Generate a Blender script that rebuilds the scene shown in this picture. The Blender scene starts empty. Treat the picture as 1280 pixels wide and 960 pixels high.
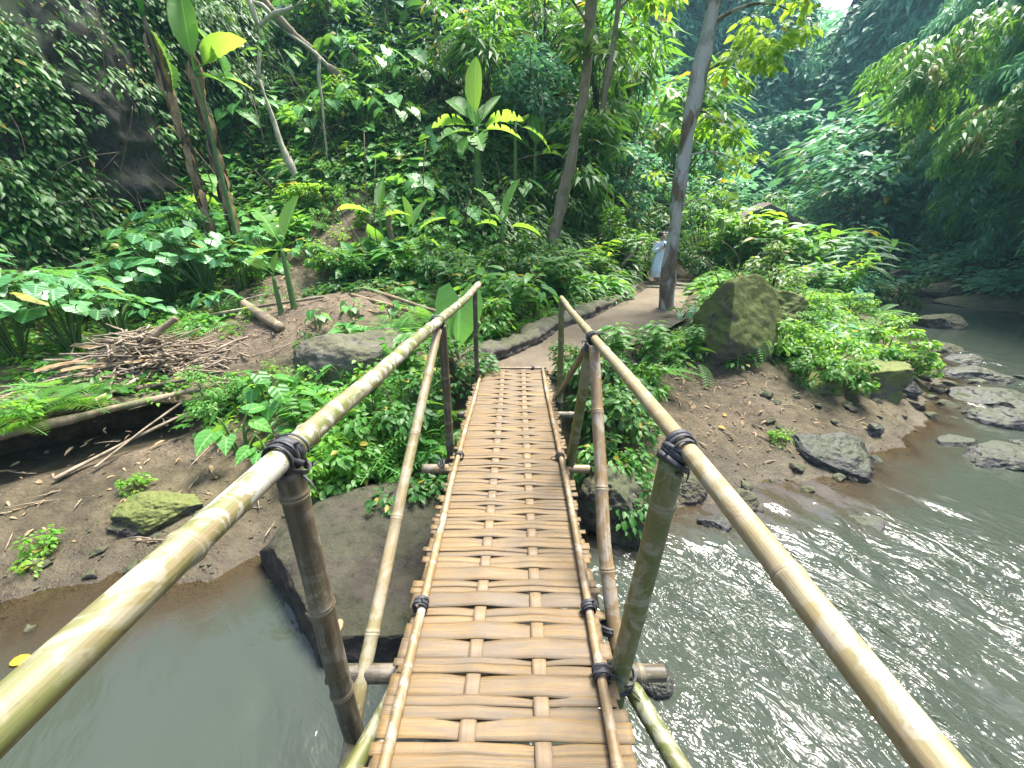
import bpy, bmesh, math, random
import numpy as np
from mathutils import Vector, Matrix

random.seed(11)
RNG = np.random.default_rng(11)
PI = math.pi
sc = bpy.context.scene
COL = sc.collection

# ------------------------------------------------------------------ camera
F = 470.0
PITCH = math.atan(190 / F)
YAW = math.atan(6 * math.cos(PITCH) / F)
CAM = np.array([0.0, 0.0, 1.5])
_R = np.array([math.cos(YAW), math.sin(YAW), 0])
_H = np.array([-math.sin(YAW), math.cos(YAW), 0])
_Z = np.array([0, 0, 1.0])
_F = _H * math.cos(PITCH) - _Z * math.sin(PITCH)
_U = _H * math.sin(PITCH) + _Z * math.cos(PITCH)
cd = bpy.data.cameras.new('camera')
cam = bpy.data.objects.new('camera', cd)
COL.objects.link(cam)
cam.location = CAM
cam.rotation_euler = (PI / 2 - PITCH, 0, YAW)
cd.sensor_width = 36
cd.lens = F / 1280 * 36
cd.clip_start = 0.02
cd.clip_end = 1000
sc.camera = cam


def ray(u, v):
    return _F + _R * (u - 640) / F + _U * (480 - v) / F


def at_y(u, v, y):
    d = ray(u, v)
    return CAM + d * (y - CAM[1]) / d[1]


def at_z(u, v, z):
    d = ray(u, v)
    return CAM + d * (z - CAM[2]) / d[2]


# ------------------------------------------------------------------ noise
def _hash(ix, iy, iz, s):
    n = (ix.astype(np.int64) * 374761393 + iy.astype(np.int64) * 668265263 + iz.astype(np.int64) * 1440662683 + s * 974711) & 0x7fffffff
    n = ((n ^ (n >> 13)) * 1274126177) & 0x7fffffff
    n = ((n ^ (n >> 15)) * 1911520717) & 0x7fffffff
    n = n ^ (n >> 16)
    return (n & 0xffff) / 32767.5 - 1.0


def vnoise(p, s=0):
    p = np.asarray(p, float)
    i = np.floor(p)
    f = p - i
    f = f * f * (3 - 2 * f)
    i = i.astype(np.int64)
    r = 0
    for dx in (0, 1):
        for dy in (0, 1):
            for dz in (0, 1):
                w = (f[:, 0] if dx else 1 - f[:, 0]) * (f[:, 1] if dy else 1 - f[:, 1]) * (f[:, 2] if dz else 1 - f[:, 2])
                r = r + w * _hash(i[:, 0] + dx, i[:, 1] + dy, i[:, 2] + dz, s)
    return r


def fbm(p, scale=1.0, octv=4, s=0, gain=.5):
    p = np.asarray(p, float) * scale
    a, r = 1.0, 0
    for o in range(octv):
        r = r + a * vnoise(p + 17.3 * o, s + o)
        p = p * 2.03
        a *= gain
    return r


def nrm(a):
    return a / np.maximum(np.linalg.norm(a, axis=-1, keepdims=True), 1e-9)


def sstep(a, b, x):
    t = np.clip((x - a) / (b - a), 0, 1)
    return t * t * (3 - 2 * t)


# ------------------------------------------------------------------ mesh builder
class MB:
    """collects shapes of one part; build() links them as one mesh object.
    point attribute 'st' holds (across, along, tint)"""

    def __init__(s):
        s.V, s.L, s.C, s.A, s.n = [], [], [], [], 0

    def add(s, V, faces, A=None):
        V = np.asarray(V, float)
        L = np.fromiter((i for f in faces for i in f), np.int64)
        C = np.fromiter((len(f) for f in faces), np.int64)
        s.raw(V, L, C, A)

    def raw(s, V, L, C, A=None):
        if A is None:
            A = np.zeros((len(V), 3))
        s.V.append(V)
        s.L.append(L + s.n)
        s.C.append(C)
        s.A.append(np.asarray(A, float))
        s.n += len(V)

    def inst(s, tpl, pos, dirs, nors, size, tint, wid=1.0):
        pos = np.asarray(pos, float)
        N = len(pos)
        if N == 0:
            return
        v, L, C, A = tpl
        n = len(v)
        Y = nrm(np.asarray(dirs, float))
        X = nrm(np.cross(Y, nors))
        Z = np.cross(X, Y)
        size = np.broadcast_to(np.asarray(size, float), (N,))
        wid = np.broadcast_to(np.asarray(wid, float), (N,))
        sx = (size * wid)[:, None, None]
        sy = size[:, None, None]
        P = pos[:, None, :] + sx * X[:, None, :] * v[None, :, 0:1] + sy * (Y[:, None, :] * v[None, :, 1:2] + Z[:, None, :] * v[None, :, 2:3])
        AA = np.empty((N, n, 3))
        AA[:, :, :2] = A[None]
        AA[:, :, 2] = np.broadcast_to(np.asarray(tint, float), (N,))[:, None]
        off = (np.arange(N) * n)[:, None]
        s.raw(P.reshape(-1, 3), (L[None] + off).ravel(), np.tile(C, N), AA.reshape(-1, 3))

    def mesh(s, name, smooth=True):
        m = bpy.data.meshes.new(name)
        V = np.concatenate(s.V)
        L = np.concatenate(s.L)
        C = np.concatenate(s.C)
        A = np.concatenate(s.A)
        m.vertices.add(len(V))
        m.vertices.foreach_set('co', V.astype(np.float32).ravel())
        m.loops.add(len(L))
        m.loops.foreach_set('vertex_index', L.astype(np.int32))
        m.polygons.add(len(C))
        st = np.zeros(len(C), np.int32)
        st[1:] = np.cumsum(C)[:-1]
        m.polygons.foreach_set('loop_start', st)
        m.polygons.foreach_set('loop_total', C.astype(np.int32))
        m.update(calc_edges=True)
        m.polygons.foreach_set('use_smooth', np.full(len(C), smooth))
        at = m.attributes.new('st', 'FLOAT_VECTOR', 'POINT')
        at.data.foreach_set('vector', A.astype(np.float32).ravel())
        return m

    def build(s, name, mat, parent=None, smooth=True, loc=None):
        o = bpy.data.objects.new(name, s.mesh(name, smooth))
        if mat is not None:
            o.data.materials.append(mat)
        COL.objects.link(o)
        if parent is not None:
            o.parent = parent
        if loc is not None:
            o.location = loc
        return o


def tag(o, label=None, cat=None, group=None, kind=None):
    if label:
        o['label'] = label
    if cat:
        o['category'] = cat
    if group:
        o['group'] = group
    if kind:
        o['kind'] = kind
    return o


def empty(name, loc=(0, 0, 0), rz=0, label=None, cat=None, group=None):
    o = bpy.data.objects.new(name, None)
    o.empty_display_size = .2
    o.location = loc
    o.rotation_euler = (0, 0, rz)
    COL.objects.link(o)
    return tag(o, label, cat, group)


def dup(root, loc, rz=0, scale=1, label=None, tilt=(0, 0)):
    r = root.copy()
    COL.objects.link(r)
    r.location = loc
    r.rotation_euler = (tilt[0], tilt[1], rz)
    r.scale = (scale,) * 3
    if label:
        r['label'] = label
    for ch in list(root.children):
        c = ch.copy()
        COL.objects.link(c)
        c.parent = r
        for g in list(ch.children):
            d = g.copy()
            COL.objects.link(d)
            d.parent = c
    return r


def tubearr(P, rad, seg=10, caps=True, along=None, node=None, ang0=0.0, squash=None):
    """tapered tube along points P"""
    P = np.asarray(P, float)
    n = len(P)
    rad = np.broadcast_to(np.asarray(rad, float), (n,))
    T = np.gradient(P, axis=0)
    T = nrm(T)
    ref = np.array([0, 0, 1.0]) if abs(T[0][2]) < .9 else np.array([0, 1.0, 0])
    X = nrm(np.cross(T[0], ref))
    Xs = []
    for i in range(n):
        X = X - T[i] * np.dot(X, T[i])
        X = X / max(np.linalg.norm(X), 1e-9)
        Xs.append(X)
    Xs = np.array(Xs)
    Ys = np.cross(Xs, T)
    a = np.linspace(0, 2 * PI, seg, endpoint=False) + ang0
    ca, sa = np.cos(a), np.sin(a)
    V = P[:, None] + rad[:, None, None] * (Xs[:, None] * ca[None, :, None] + Ys[:, None] * sa[None, :, None])
    if along is None:
        along = np.concatenate([[0], np.cumsum(np.linalg.norm(np.diff(P, axis=0), axis=1))])
    if node is None:
        node = np.zeros(n)
    A = np.empty((n, seg, 3))
    A[:, :, 0] = np.arange(seg)[None] / seg
    A[:, :, 1] = along[:, None]
    A[:, :, 2] = np.broadcast_to(node, (n,))[:, None]
    i = np.arange(n - 1)[:, None] * seg
    j = np.arange(seg)[None]
    k = (j + 1) % seg
    Q = np.stack([i + j, i + k, i + seg + k, i + seg + j], -1).reshape(-1, 4)
    L = Q.ravel()
    C = np.full(len(Q), 4)
    V = V.reshape(-1, 3)
    A = A.reshape(-1, 3)
    if caps:
        L = np.concatenate([L, np.arange(seg)[::-1], (n - 1) * seg + np.arange(seg)])
        C = np.concatenate([C, [seg, seg]])
    return V, L, C, A


def tube(mb, P, rad, seg=10, **k):
    mb.raw(*tubearr(P, rad, seg, **k))


def bez(p0, p1, p2, n=8):
    t = np.linspace(0, 1, n)[:, None]
    p0, p1, p2 = map(lambda a: np.asarray(a, float), (p0, p1, p2))
    return (1 - t) ** 2 * p0 + 2 * t * (1 - t) * p1 + t ** 2 * p2


# ------------------------------------------------------------------ leaf templates (unit length, +Y out, +Z up)
def T(verts, faces, A=None):
    v = np.array(verts, float)
    if A is None:
        A = np.stack([v[:, 0] / max(np.abs(v[:, 0]).max(), 1e-6), v[:, 1]], 1)
    L = np.array([i for f in faces for i in f], np.int64)
    C = np.array([len(f) for f in faces], np.int64)
    return v, L, C, A


def blade(st, w, droop=.2, fold=.25, lift=0.0, ripple=0.0):
    """long leaf: centre line + two edges; first/last width may be 0"""
    V, A, idx = [], [], []
    for k, (s, h) in enumerate(zip(st, w)):
        z = lift * s - droop * s * s
        y = s
        if h <= 1e-6:
            idx.append((len(V),))
            V.append((0, y, z)); A.append((0, s))
        else:
            r = ripple * (1 if k % 2 else -1)
            idx.append((len(V), len(V) + 1, len(V) + 2))
            V += [(-h, y, z + fold * h + r), (0, y, z), (h, y, z + fold * h - r)]
            A += [(-1, s), (0, s), (1, s)]
    fs = []
    for a, b in zip(idx[:-1], idx[1:]):
        if len(a) == 1 and len(b) == 3:
            fs += [(a[0], b[1], b[0]), (a[0], b[2], b[1])]
        elif len(a) == 3 and len(b) == 1:
            fs += [(a[0], a[1], b[0]), (a[1], a[2], b[0])]
        elif len(a) == 3:
            fs += [(a[0], a[1], b[1], b[0]), (a[1], a[2], b[2], b[1])]
    return T(V, fs, np.array(A))


OVAL = blade([0, .25, .6, 1], [0, .25, .24, 0], .25, .25)
OVAL2 = blade([0, .35, 1], [0, .27, 0], .2, .3)
LANCE = blade([0, .2, .55, 1], [0, .1, .1, 0], .35, .3)
BAMB = blade([0, .3, 1], [0, .085, 0], .45, .2)
GRASSB = blade([0, .4, .75, 1], [.012, .02, .015, 0], .6, .3)
BANANA = blade(list(np.linspace(0, 1, 13)), [.01, .11, .165, .19, .2, .205, .205, .2, .185, .165, .135, .085, 0], .38, .45, .25, .010)


def torn():
    g = np.random.default_rng(8)
    st = np.linspace(0, 1, 31)
    w = np.interp(st, np.linspace(0, 1, 13), [.01, .11, .165, .19, .2, .205, .205, .2, .185, .165, .135, .085, 0])
    cut = g.random(31) < .22
    w = np.where(cut & (st > .15) & (st < .95), w * g.uniform(.25, .6, 31), w * g.uniform(.95, 1.03, 31))
    w[-1] = 0
    return blade(list(st), list(w), .42, .4, .25, .006)


BANANA_TORN = torn()
BANANA_UP = blade(list(np.linspace(0, 1, 13)), [.01, .08, .12, .145, .16, .165, .165, .16, .15, .13, .1, .06, 0], .08, .6, .05, .006)
PALML = blade([0, .15, .5, .8, 1], [.01, .05, .055, .035, 0], .5, .3, .2)
MIDL = blade([0, .12, .35, .65, .88, 1], [0, .1, .16, .15, .07, 0], .4, .3, .12, .006)


def heart():
    V = [(0, 0, 0), (0, .3, .0), (0, .6, -.05), (0, 1, -.22)]
    half = [(.2, -.26, .02), (.42, -.16, .05), (.5, .1, .06), (.43, .38, .04), (.24, .68, -.06)]
    n0 = len(V)
    V += half + [(-x, y, z + .01) for x, y, z in half]
    f = []
    for sgn, b in ((1, n0), (-1, n0 + 5)):
        q = [(0, b, b + 1), (0, b + 1, b + 2), (0, b + 2, b + 3, 1), (1, b + 3, b + 4, 2), (2, b + 4, 3)]
        f += [t[::-1] if sgn < 0 else t for t in q]
    A = [(v[0] / .5, v[1]) for v in V]
    return T(V, f, np.array(A))


HEART = heart()


def lobed():
    """rounded leaf with shallow lobes, petiole at the inner third"""
    ang = np.linspace(-150, 150, 15)
    rr = [.34, .44, .38, .46, .56, .46, .58, .72, .58, .46, .56, .46, .38, .44, .34][:15]
    rr = [.36, .46, .42, .5, .58, .5, .6, .74, .6, .5, .58, .5, .42, .46, .36]
    V = [(0, 0, .03)]
    A = [(0, 0)]
    for a, r in zip(ang, rr):
        t = math.radians(a)
        V.append((r * math.sin(t), r * math.cos(t), -.22 * r * r + .03 * math.cos(4 * t)))
        A.append((math.sin(t) * r * 1.4, math.cos(t) * r + .2))
    for a, r in zip(ang, rr):
        pass
    f = [(0, i + 1, i + 2) for i in range(0, 14)]
    f = [t[::-1] for t in f]
    return T(V, f, np.array(A))


LOBED = lobed()


def frond(n=13, w=.2, arch=.35, pw=.045):
    V, A, f = [], [], []
    t = np.linspace(0, 1, n + 2)
    y = t
    z = .35 * t - (.35 + arch) * t * t
    for k in range(n + 1):          # rachis strip
        b = len(V)
        h = .008
        V += [(-h, y[k], z[k]), (h, y[k], z[k]), (h, y[k + 1], z[k + 1]), (-h, y[k + 1], z[k + 1])]
        A += [(0, t[k])] * 4
        f.append((b, b + 1, b + 2, b + 3))
    for k in range(1, n + 1):
        ln = w * math.sin(PI * (.12 + .86 * t[k])) ** .8 + .01
        for s in (-1, 1):
            b = len(V)
            dz = -.18 * ln
            V += [(s * .006, y[k] - pw * .3, z[k]), (s * ln * .45, y[k] - pw * .35 + ln * .1, z[k] + .02 * s * 0 + dz * .2), (s * ln, y[k] + ln * .38, z[k] + dz),
                  (s * ln * .45, y[k] + pw * .65 + ln * .14, z[k] + dz * .2)]
            A += [(0, t[k]), (.5, t[k]), (1, t[k]), (.5, t[k])]
            f.append((b, b + 1, b + 2, b + 3) if s > 0 else (b + 3, b + 2, b + 1, b))
    return T(V, f, np.array(A))


FERN = frond()
PALMF = frond(18, .34, .55, .03)
SPRAY = None


def spray():
    """hanging bamboo twig: a drooping stem with narrow leaves on both sides"""
    V, A, f = [], [], []
    g = np.random.default_rng(5)
    bt = BAMB
    t = np.linspace(.1, 1, 12)
    for k, s in enumerate(t):
        z = .1 * s - .75 * s * s
        base = np.array([0, s * .8, z])
        side = 1 if k % 2 else -1
        a = side * g.uniform(.4, 1.1)
        d = np.array([math.sin(a), math.cos(a) * .8, -g.uniform(.3, .9)])
        d /= np.linalg.norm(d)
        X = np.cross(d, [0, 0, 1]); X /= np.linalg.norm(X)
        Z = np.cross(X, d)
        ln = g.uniform(.3, .5)
        b = len(V)
        for q in bt[0]:
            V.append(tuple(base + ln * (X * q[0] * 1.5 + d * q[1] + Z * q[2])))
        A += [tuple(q) for q in bt[3]]
        i = 0
        for c in bt[2]:
            f.append(tuple(int(x) + b for x in bt[1][i:i + c]))
            i += c
    return T(V, f, np.array(A))


SPRAY = spray()


def rdir(n, up=0.0, rng=RNG):
    v = rng.normal(size=(n, 3))
    v = nrm(v)
    if up:
        v[:, 2] = np.abs(v[:, 2]) * up
    return nrm(v)

# ------------------------------------------------------------------ materials
class NT:
    def __init__(s, name):
        s.m = bpy.data.materials.new(name)
        s.m.use_nodes = True
        s.t = s.m.node_tree
        s.t.nodes.clear()
        s.out = s.n('ShaderNodeOutputMaterial')

    def n(s, typ, props=None, **inp):
        x = s.t.nodes.new(typ)
        for k, v in (props or {}).items():
            setattr(x, k, v)
        for k, v in inp.items():
            s.set(x, k.replace('_', ' '), v)
        return x

    def set(s, x, key, v):
        if key.isdigit():
            sock = x.inputs[int(key)]
        else:
            sock = x.inputs[key]
        if isinstance(v, bpy.types.NodeSocket):
            s.t.links.new(v, sock)
        elif isinstance(v, bpy.types.Node):
            s.t.links.new(v.outputs[0], sock)
        else:
            sock.default_value = v

    def math(s, op, a, b=0.0, clamp=False):
        x = s.n('ShaderNodeMath', {'operation': op, 'use_clamp': clamp})
        s.set(x, '0', a)
        s.set(x, '1', b)
        return x.outputs[0]

    def mix(s, fac, a, b, mode='MIX'):
        x = s.n('ShaderNodeMix', {'data_type': 'RGBA', 'blend_type': mode})
        s.set(x, '0', fac)
        s.set(x, '6', a if not isinstance(a, tuple) else (*a, 1)[:4])
        s.set(x, '7', b if not isinstance(b, tuple) else (*b, 1)[:4])
        return x.outputs[2]

    def ramp(s, fac, stops):
        x = s.n('ShaderNodeValToRGB')
        e = x.color_ramp.elements
        while len(e) < len(stops):
            e.new(.5)
        for k, (p, c) in enumerate(stops):
            e[k].position = p
            e[k].color = (*c, 1) if not isinstance(c, (int, float)) else (c, c, c, 1)
        s.set(x, '0', fac)
        return x.outputs[0]

    def noise(s, vec, scale, detail=4, rough=.55, dist=0.0, dim='3D'):
        x = s.n('ShaderNodeTexNoise', {'noise_dimensions': dim}, Scale=scale, Detail=detail, Roughness=rough, Distortion=dist)
        if vec is not None:
            s.set(x, 'Vector', vec)
        return x.outputs[0]

    def st(s):
        a = s.n('ShaderNodeAttribute', {'attribute_name': 'st'})
        x = s.n('ShaderNodeSeparateXYZ')
        s.set(x, '0', a.outputs['Vector'])
        return x.outputs[0], x.outputs[1], x.outputs[2]

    def xyz(s, a, b, c):
        x = s.n('ShaderNodeCombineXYZ')
        for k, v in enumerate((a, b, c)):
            s.set(x, str(k), v)
        return x.outputs[0]

    def scale(s, vec, sx, sy, sz):
        x = s.n('ShaderNodeVectorMath', {'operation': 'MULTIPLY'})
        s.set(x, '0', vec)
        s.set(x, '1', (sx, sy, sz))
        return x.outputs[0]

    def bump(s, h, strength=.3, dist=.02, nor=None):
        x = s.n('ShaderNodeBump', Strength=strength, Distance=dist)
        s.set(x, 'Height', h)
        if nor is not None:
            s.set(x, 'Normal', nor)
        return x.outputs[0]

    def obj(s):
        return s.n('ShaderNodeTexCoord').outputs['Object']

    def pos(s):
        return s.n('ShaderNodeNewGeometry').outputs['Position']

    def principled(s, col, rough=.6, nor=None, spec=.4, **k):
        x = s.n('ShaderNodeBsdfPrincipled')
        s.set(x, 'Base Color', col if not isinstance(col, tuple) else (*col, 1)[:4])
        s.set(x, 'Roughness', rough)
        s.set(x, 'Specular IOR Level', spec)
        if nor is not None:
            s.set(x, 'Normal', nor)
        for kk, v in k.items():
            s.set(x, kk.replace('_', ' '), v)
        return x

    def done(s, sh):
        s.set(s.out, 'Surface', sh)
        return s.m


def leaf_mat(name, c1, c2, trans, rough=.42, tf=.32, vein=0.0, spec=.35, dead=.03):
    """leaf with a paler midrib, leaf to leaf colour changes and light passing through"""
    b = NT(name)
    u, v, t = b.st()
    oi = b.n('ShaderNodeObjectInfo').outputs['Random']
    f = b.math('ADD', b.math('MULTIPLY', t, .7), b.math('MULTIPLY', oi, .3))
    col = b.mix(f, c1, c2)
    # a few yellowed leaves
    yel = b.math('GREATER_THAN', b.math('FRACT', b.math('MULTIPLY', t, 37.7)), 1 - dead)
    col = b.mix(yel, col, (.26, .22, .03))
    nz = b.noise(b.obj(), 9, 2)
    col = b.mix(b.math('MULTIPLY', nz, .35), col, tuple(x * .55 for x in c1))
    au = b.math('ABSOLUTE', u)
    nor = None
    if vein:
        mid = b.math('LESS_THAN', au, .06)
        col = b.mix(b.math('MULTIPLY', mid, .55), col, tuple(min(1, x * 2.4 + .05) for x in c2))
        ph = b.math('ADD', b.math('MULTIPLY', v, vein), b.math('MULTIPLY', au, -vein * .28))
        w = b.math('SINE', b.math('MULTIPLY', ph, 6.283))
        nor = b.bump(w, .2 if vein < 10 else .45, .01)
        ln = b.math('GREATER_THAN', w, .88)
        col = b.mix(b.math('MULTIPLY', ln, .13), col, tuple(min(1, x * 2 + .02) for x in c2))
    pr = b.principled(col, rough, nor, spec)
    tr = b.n('ShaderNodeBsdfTranslucent')
    tc = b.mix(f, trans, tuple(x * .8 for x in trans))
    tc = b.mix(yel, tc, (.5, .4, .03))
    b.set(tr, 'Color', tc)
    mx = b.n('ShaderNodeMixShader')
    b.set(mx, '0', tf)
    b.set(mx, '1', pr)
    b.set(mx, '2', tr)
    return b.done(mx)


M = {}
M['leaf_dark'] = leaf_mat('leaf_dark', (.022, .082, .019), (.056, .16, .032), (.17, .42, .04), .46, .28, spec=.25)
M['leaf_mid'] = leaf_mat('leaf_mid', (.035, .13, .022), (.09, .235, .038), (.27, .58, .05), .44, .36, spec=.28)
M['leaf_bright'] = leaf_mat('leaf_bright', (.065, .2, .025), (.155, .34, .035), (.42, .74, .05), .44, .42, spec=.28)
M['leaf_lime'] = leaf_mat('leaf_lime', (.13, .29, .03), (.24, .42, .05), (.52, .78, .07), .45, .5)
M['leaf_taro'] = leaf_mat('leaf_taro', (.045, .17, .06), (.11, .29, .10), (.23, .55, .09), .36, .28, vein=5, spec=.5, dead=.015)
M['leaf_vine'] = leaf_mat('leaf_vine', (.04, .17, .04), (.115, .30, .06), (.32, .66, .07), .4, .36, vein=4, spec=.38)
M['leaf_banana'] = leaf_mat('leaf_banana', (.07, .24, .04), (.15, .36, .06), (.46, .78, .08), .4, .48, vein=26, spec=.4, dead=.0)
M['leaf_fern'] = leaf_mat('leaf_fern', (.05, .19, .035), (.11, .29, .055), (.3, .62, .08), .5, .36)
M['leaf_olive'] = leaf_mat('leaf_olive', (.06, .13, .035), (.12, .2, .06), (.28, .48, .09), .45, .34, dead=.06)
M['leaf_far'] = leaf_mat('leaf_far', (.045, .17, .10), (.11, .29, .17), (.22, .55, .22), .48, .32, dead=.004, spec=.25)  # paler, bluer green: distance haze put into the leaf colour
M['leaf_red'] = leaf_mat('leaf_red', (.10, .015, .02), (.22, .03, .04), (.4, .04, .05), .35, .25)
M['leaf_yellow'] = leaf_mat('leaf_yellow', (.42, .24, .02), (.55, .34, .03), (.5, .3, .02), .5, .2, dead=0)


def simple(name, c1, c2, scale=6, rough=.8, bump=.4, spec=.2, stretch=(1, 1, 1), dist=.01):
    b = NT(name)
    o = b.scale(b.obj(), *stretch)
    n1 = b.noise(o, scale, 5, .6)
    n2 = b.noise(o, scale * 6, 4, .6)
    col = b.ramp(b.math('ADD', b.math('MULTIPLY', n1, .7), b.math('MULTIPLY', n2, .3)), [(.35, c1), (.62, c2)])
    return b.done(b.principled(col, rough, b.bump(n2, bump, dist), spec))


M['stem'] = simple('stem_green', (.05, .11, .03), (.10, .17, .06), 5, .5)
M['stem_brown'] = simple('stem_brown', (.06, .045, .03), (.13, .10, .07), 8, .8)
M['twig'] = simple('dry_twig', (.10, .08, .055), (.33, .27, .20), 5, .85)
M['husk'] = simple('dry_husk', (.13, .08, .04), (.30, .215, .125), 6, .85)
M['hut_wall'] = simple('hut_plaster', (.30, .19, .15), (.42, .30, .25), 2, .9)
M['hut_roof'] = simple('hut_thatch', (.07, .06, .05), (.16, .14, .12), 5, .95, .8, stretch=(1, 1, 4))


def bark(name, c1, c2, c3, moss=.0):
    b = NT(name)
    o = b.obj()
    n = b.noise(b.scale(o, 1, 1, .35), 9, 6, .65)
    p = b.noise(b.scale(o, 1, 1, .45), 2.6, 4, .55, .6)
    q = b.noise(b.scale(o, 1, 1, .25), 30, 4, .6)
    col = b.ramp(n, [(.3, c1), (.55, c2)])
    col = b.mix(b.ramp(p, [(.45, 0), (.53, 1)]), col, c3)
    if moss:
        col = b.mix(b.ramp(b.noise(o, 3.3, 4), [(.55, 0), (.62, moss)]), col, (.06, .10, .03))
    h = b.math('ADD', n, b.math('MULTIPLY', q, .5))
    return b.done(b.principled(col, .85, b.bump(h, .8, .03), .2))


M['bark_tan'] = bark('bark_tan', (.09, .065, .045), (.26, .20, .14), (.20, .16, .11), .5)
M['bark_grey'] = bark('bark_grey', (.06, .043, .03), (.17, .125, .085), (.36, .34, .29), .35)
M['bark_pale'] = bark('bark_pale', (.22, .20, .15), (.45, .42, .34), (.34, .32, .24), .2)
M['bark_dark'] = bark('bark_dark', (.02, .018, .015), (.06, .05, .04), (.12, .09, .07), .4)


def bamboo_mat(name, base1, base2, green, gfac, lichen=.4, grey=.3, dark=0.0):
    """round bamboo: fibres along the pole, pale rings at the nodes, green and grey weathering, lichen blotches"""
    b = NT(name)
    ang, al, node = b.st()
    o = b.obj()
    oi = b.n('ShaderNodeObjectInfo').outputs['Random']
    tri = b.math('ABSOLUTE', b.math('SUBTRACT', ang, .5))
    sv = b.xyz(b.math('MULTIPLY', tri, 26), b.math('MULTIPLY', al, 1.3), b.math('MULTIPLY', oi, 40))
    f1 = b.noise(sv, 3.0, 5, .6)
    col = b.ramp(f1, [(.3, base1), (.68, base2)])
    sv2 = b.xyz(b.math('MULTIPLY', tri, 5), b.math('MULTIPLY', al, 1.1), b.math('ADD', b.math('MULTIPLY', oi, 70), 5))
    f2 = b.noise(sv2, 1.6, 4, .6, .4)
    col = b.mix(b.ramp(f2, [(.5 - gfac * .35, 0), (.72 - gfac * .3, 1)]), col, green)
    f3 = b.noise(sv2, 4.0, 5, .65)
    col = b.mix(b.ramp(f3, [(.52, 0), (.75, grey)]), col, (.24, .21, .17))
    l = b.noise(o, 9, 6, .65, 1.4)
    l2 = b.noise(o, 3.2, 3, .5)
    lm = b.math('MULTIPLY', b.ramp(l, [(.49, 0), (.56, 1)]), b.ramp(l2, [(.30, .15 * lichen), (.48, lichen)]))
    col = b.mix(lm, col, (.33, .315, .27))
    sp = b.noise(o, 70, 3, .6)
    col = b.mix(b.ramp(sp, [(.62, 0), (.72, .55)]), col, (.10, .075, .045))
    if dark:
        dk = b.noise(b.xyz(b.math('MULTIPLY', tri, 4), b.math('MULTIPLY', al, 2), oi), 2.2, 4, .6)
        col = b.mix(b.ramp(dk, [(.4, dark), (.7, 0)]), col, (.035, .028, .02))
    ck = b.noise(b.xyz(b.math('MULTIPLY', tri, 60), b.math('MULTIPLY', al, .7), b.math('MULTIPLY', oi, 13)), 1.0, 3, .6)
    col = b.mix(b.ramp(ck, [(.70, 0), (.74, .75)]), col, (.05, .035, .02))
    gr = b.noise(o, 5.5, 5, .7)
    col = b.mix(b.ramp(gr, [(.52, 0), (.72, .5)]), col, (.13, .105, .07))
    col = b.mix(b.math('MULTIPLY', node, .5, True), col, (.27, .225, .15))
    ring = b.math('GREATER_THAN', node, .95)
    col = b.mix(b.math('MULTIPLY', ring, .7), col, (.09, .06, .035))
    h = b.math('ADD', b.math('MULTIPLY', f1, .5), b.math('MULTIPLY', l, .4))
    return b.done(b.principled(col, b.ramp(f1, [(.3, .42), (.7, .6)]), b.bump(h, .25, .006), .4))


M['bam_rail'] = bamboo_mat('bamboo_rail', (.135, .10, .046), (.245, .192, .106), (.10, .115, .034), .62, 1.0, .35)
M['bam_rail2'] = bamboo_mat('bamboo_rail_tan', (.165, .12, .058), (.28, .22, .125), (.14, .14, .045), .2, .4, .3)
M['bam_green'] = bamboo_mat('bamboo_green', (.11, .1, .034), (.175, .155, .058), (.068, .085, .02), .7, .4, .15)
M['bam_tan'] = bamboo_mat('bamboo_tan', (.145, .088, .038), (.26, .18, .09), (.14, .10, .04), .1, .5, .4)
M['bam_dark'] = bamboo_mat('bamboo_dark', (.10, .075, .042), (.21, .165, .10), (.085, .078, .035), .3, .5, .4, .9)
M['bam_black'] = bamboo_mat('bamboo_black', (.035, .03, .025), (.09, .075, .06), (.05, .05, .03), .2, .1, .3, .5)


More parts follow.
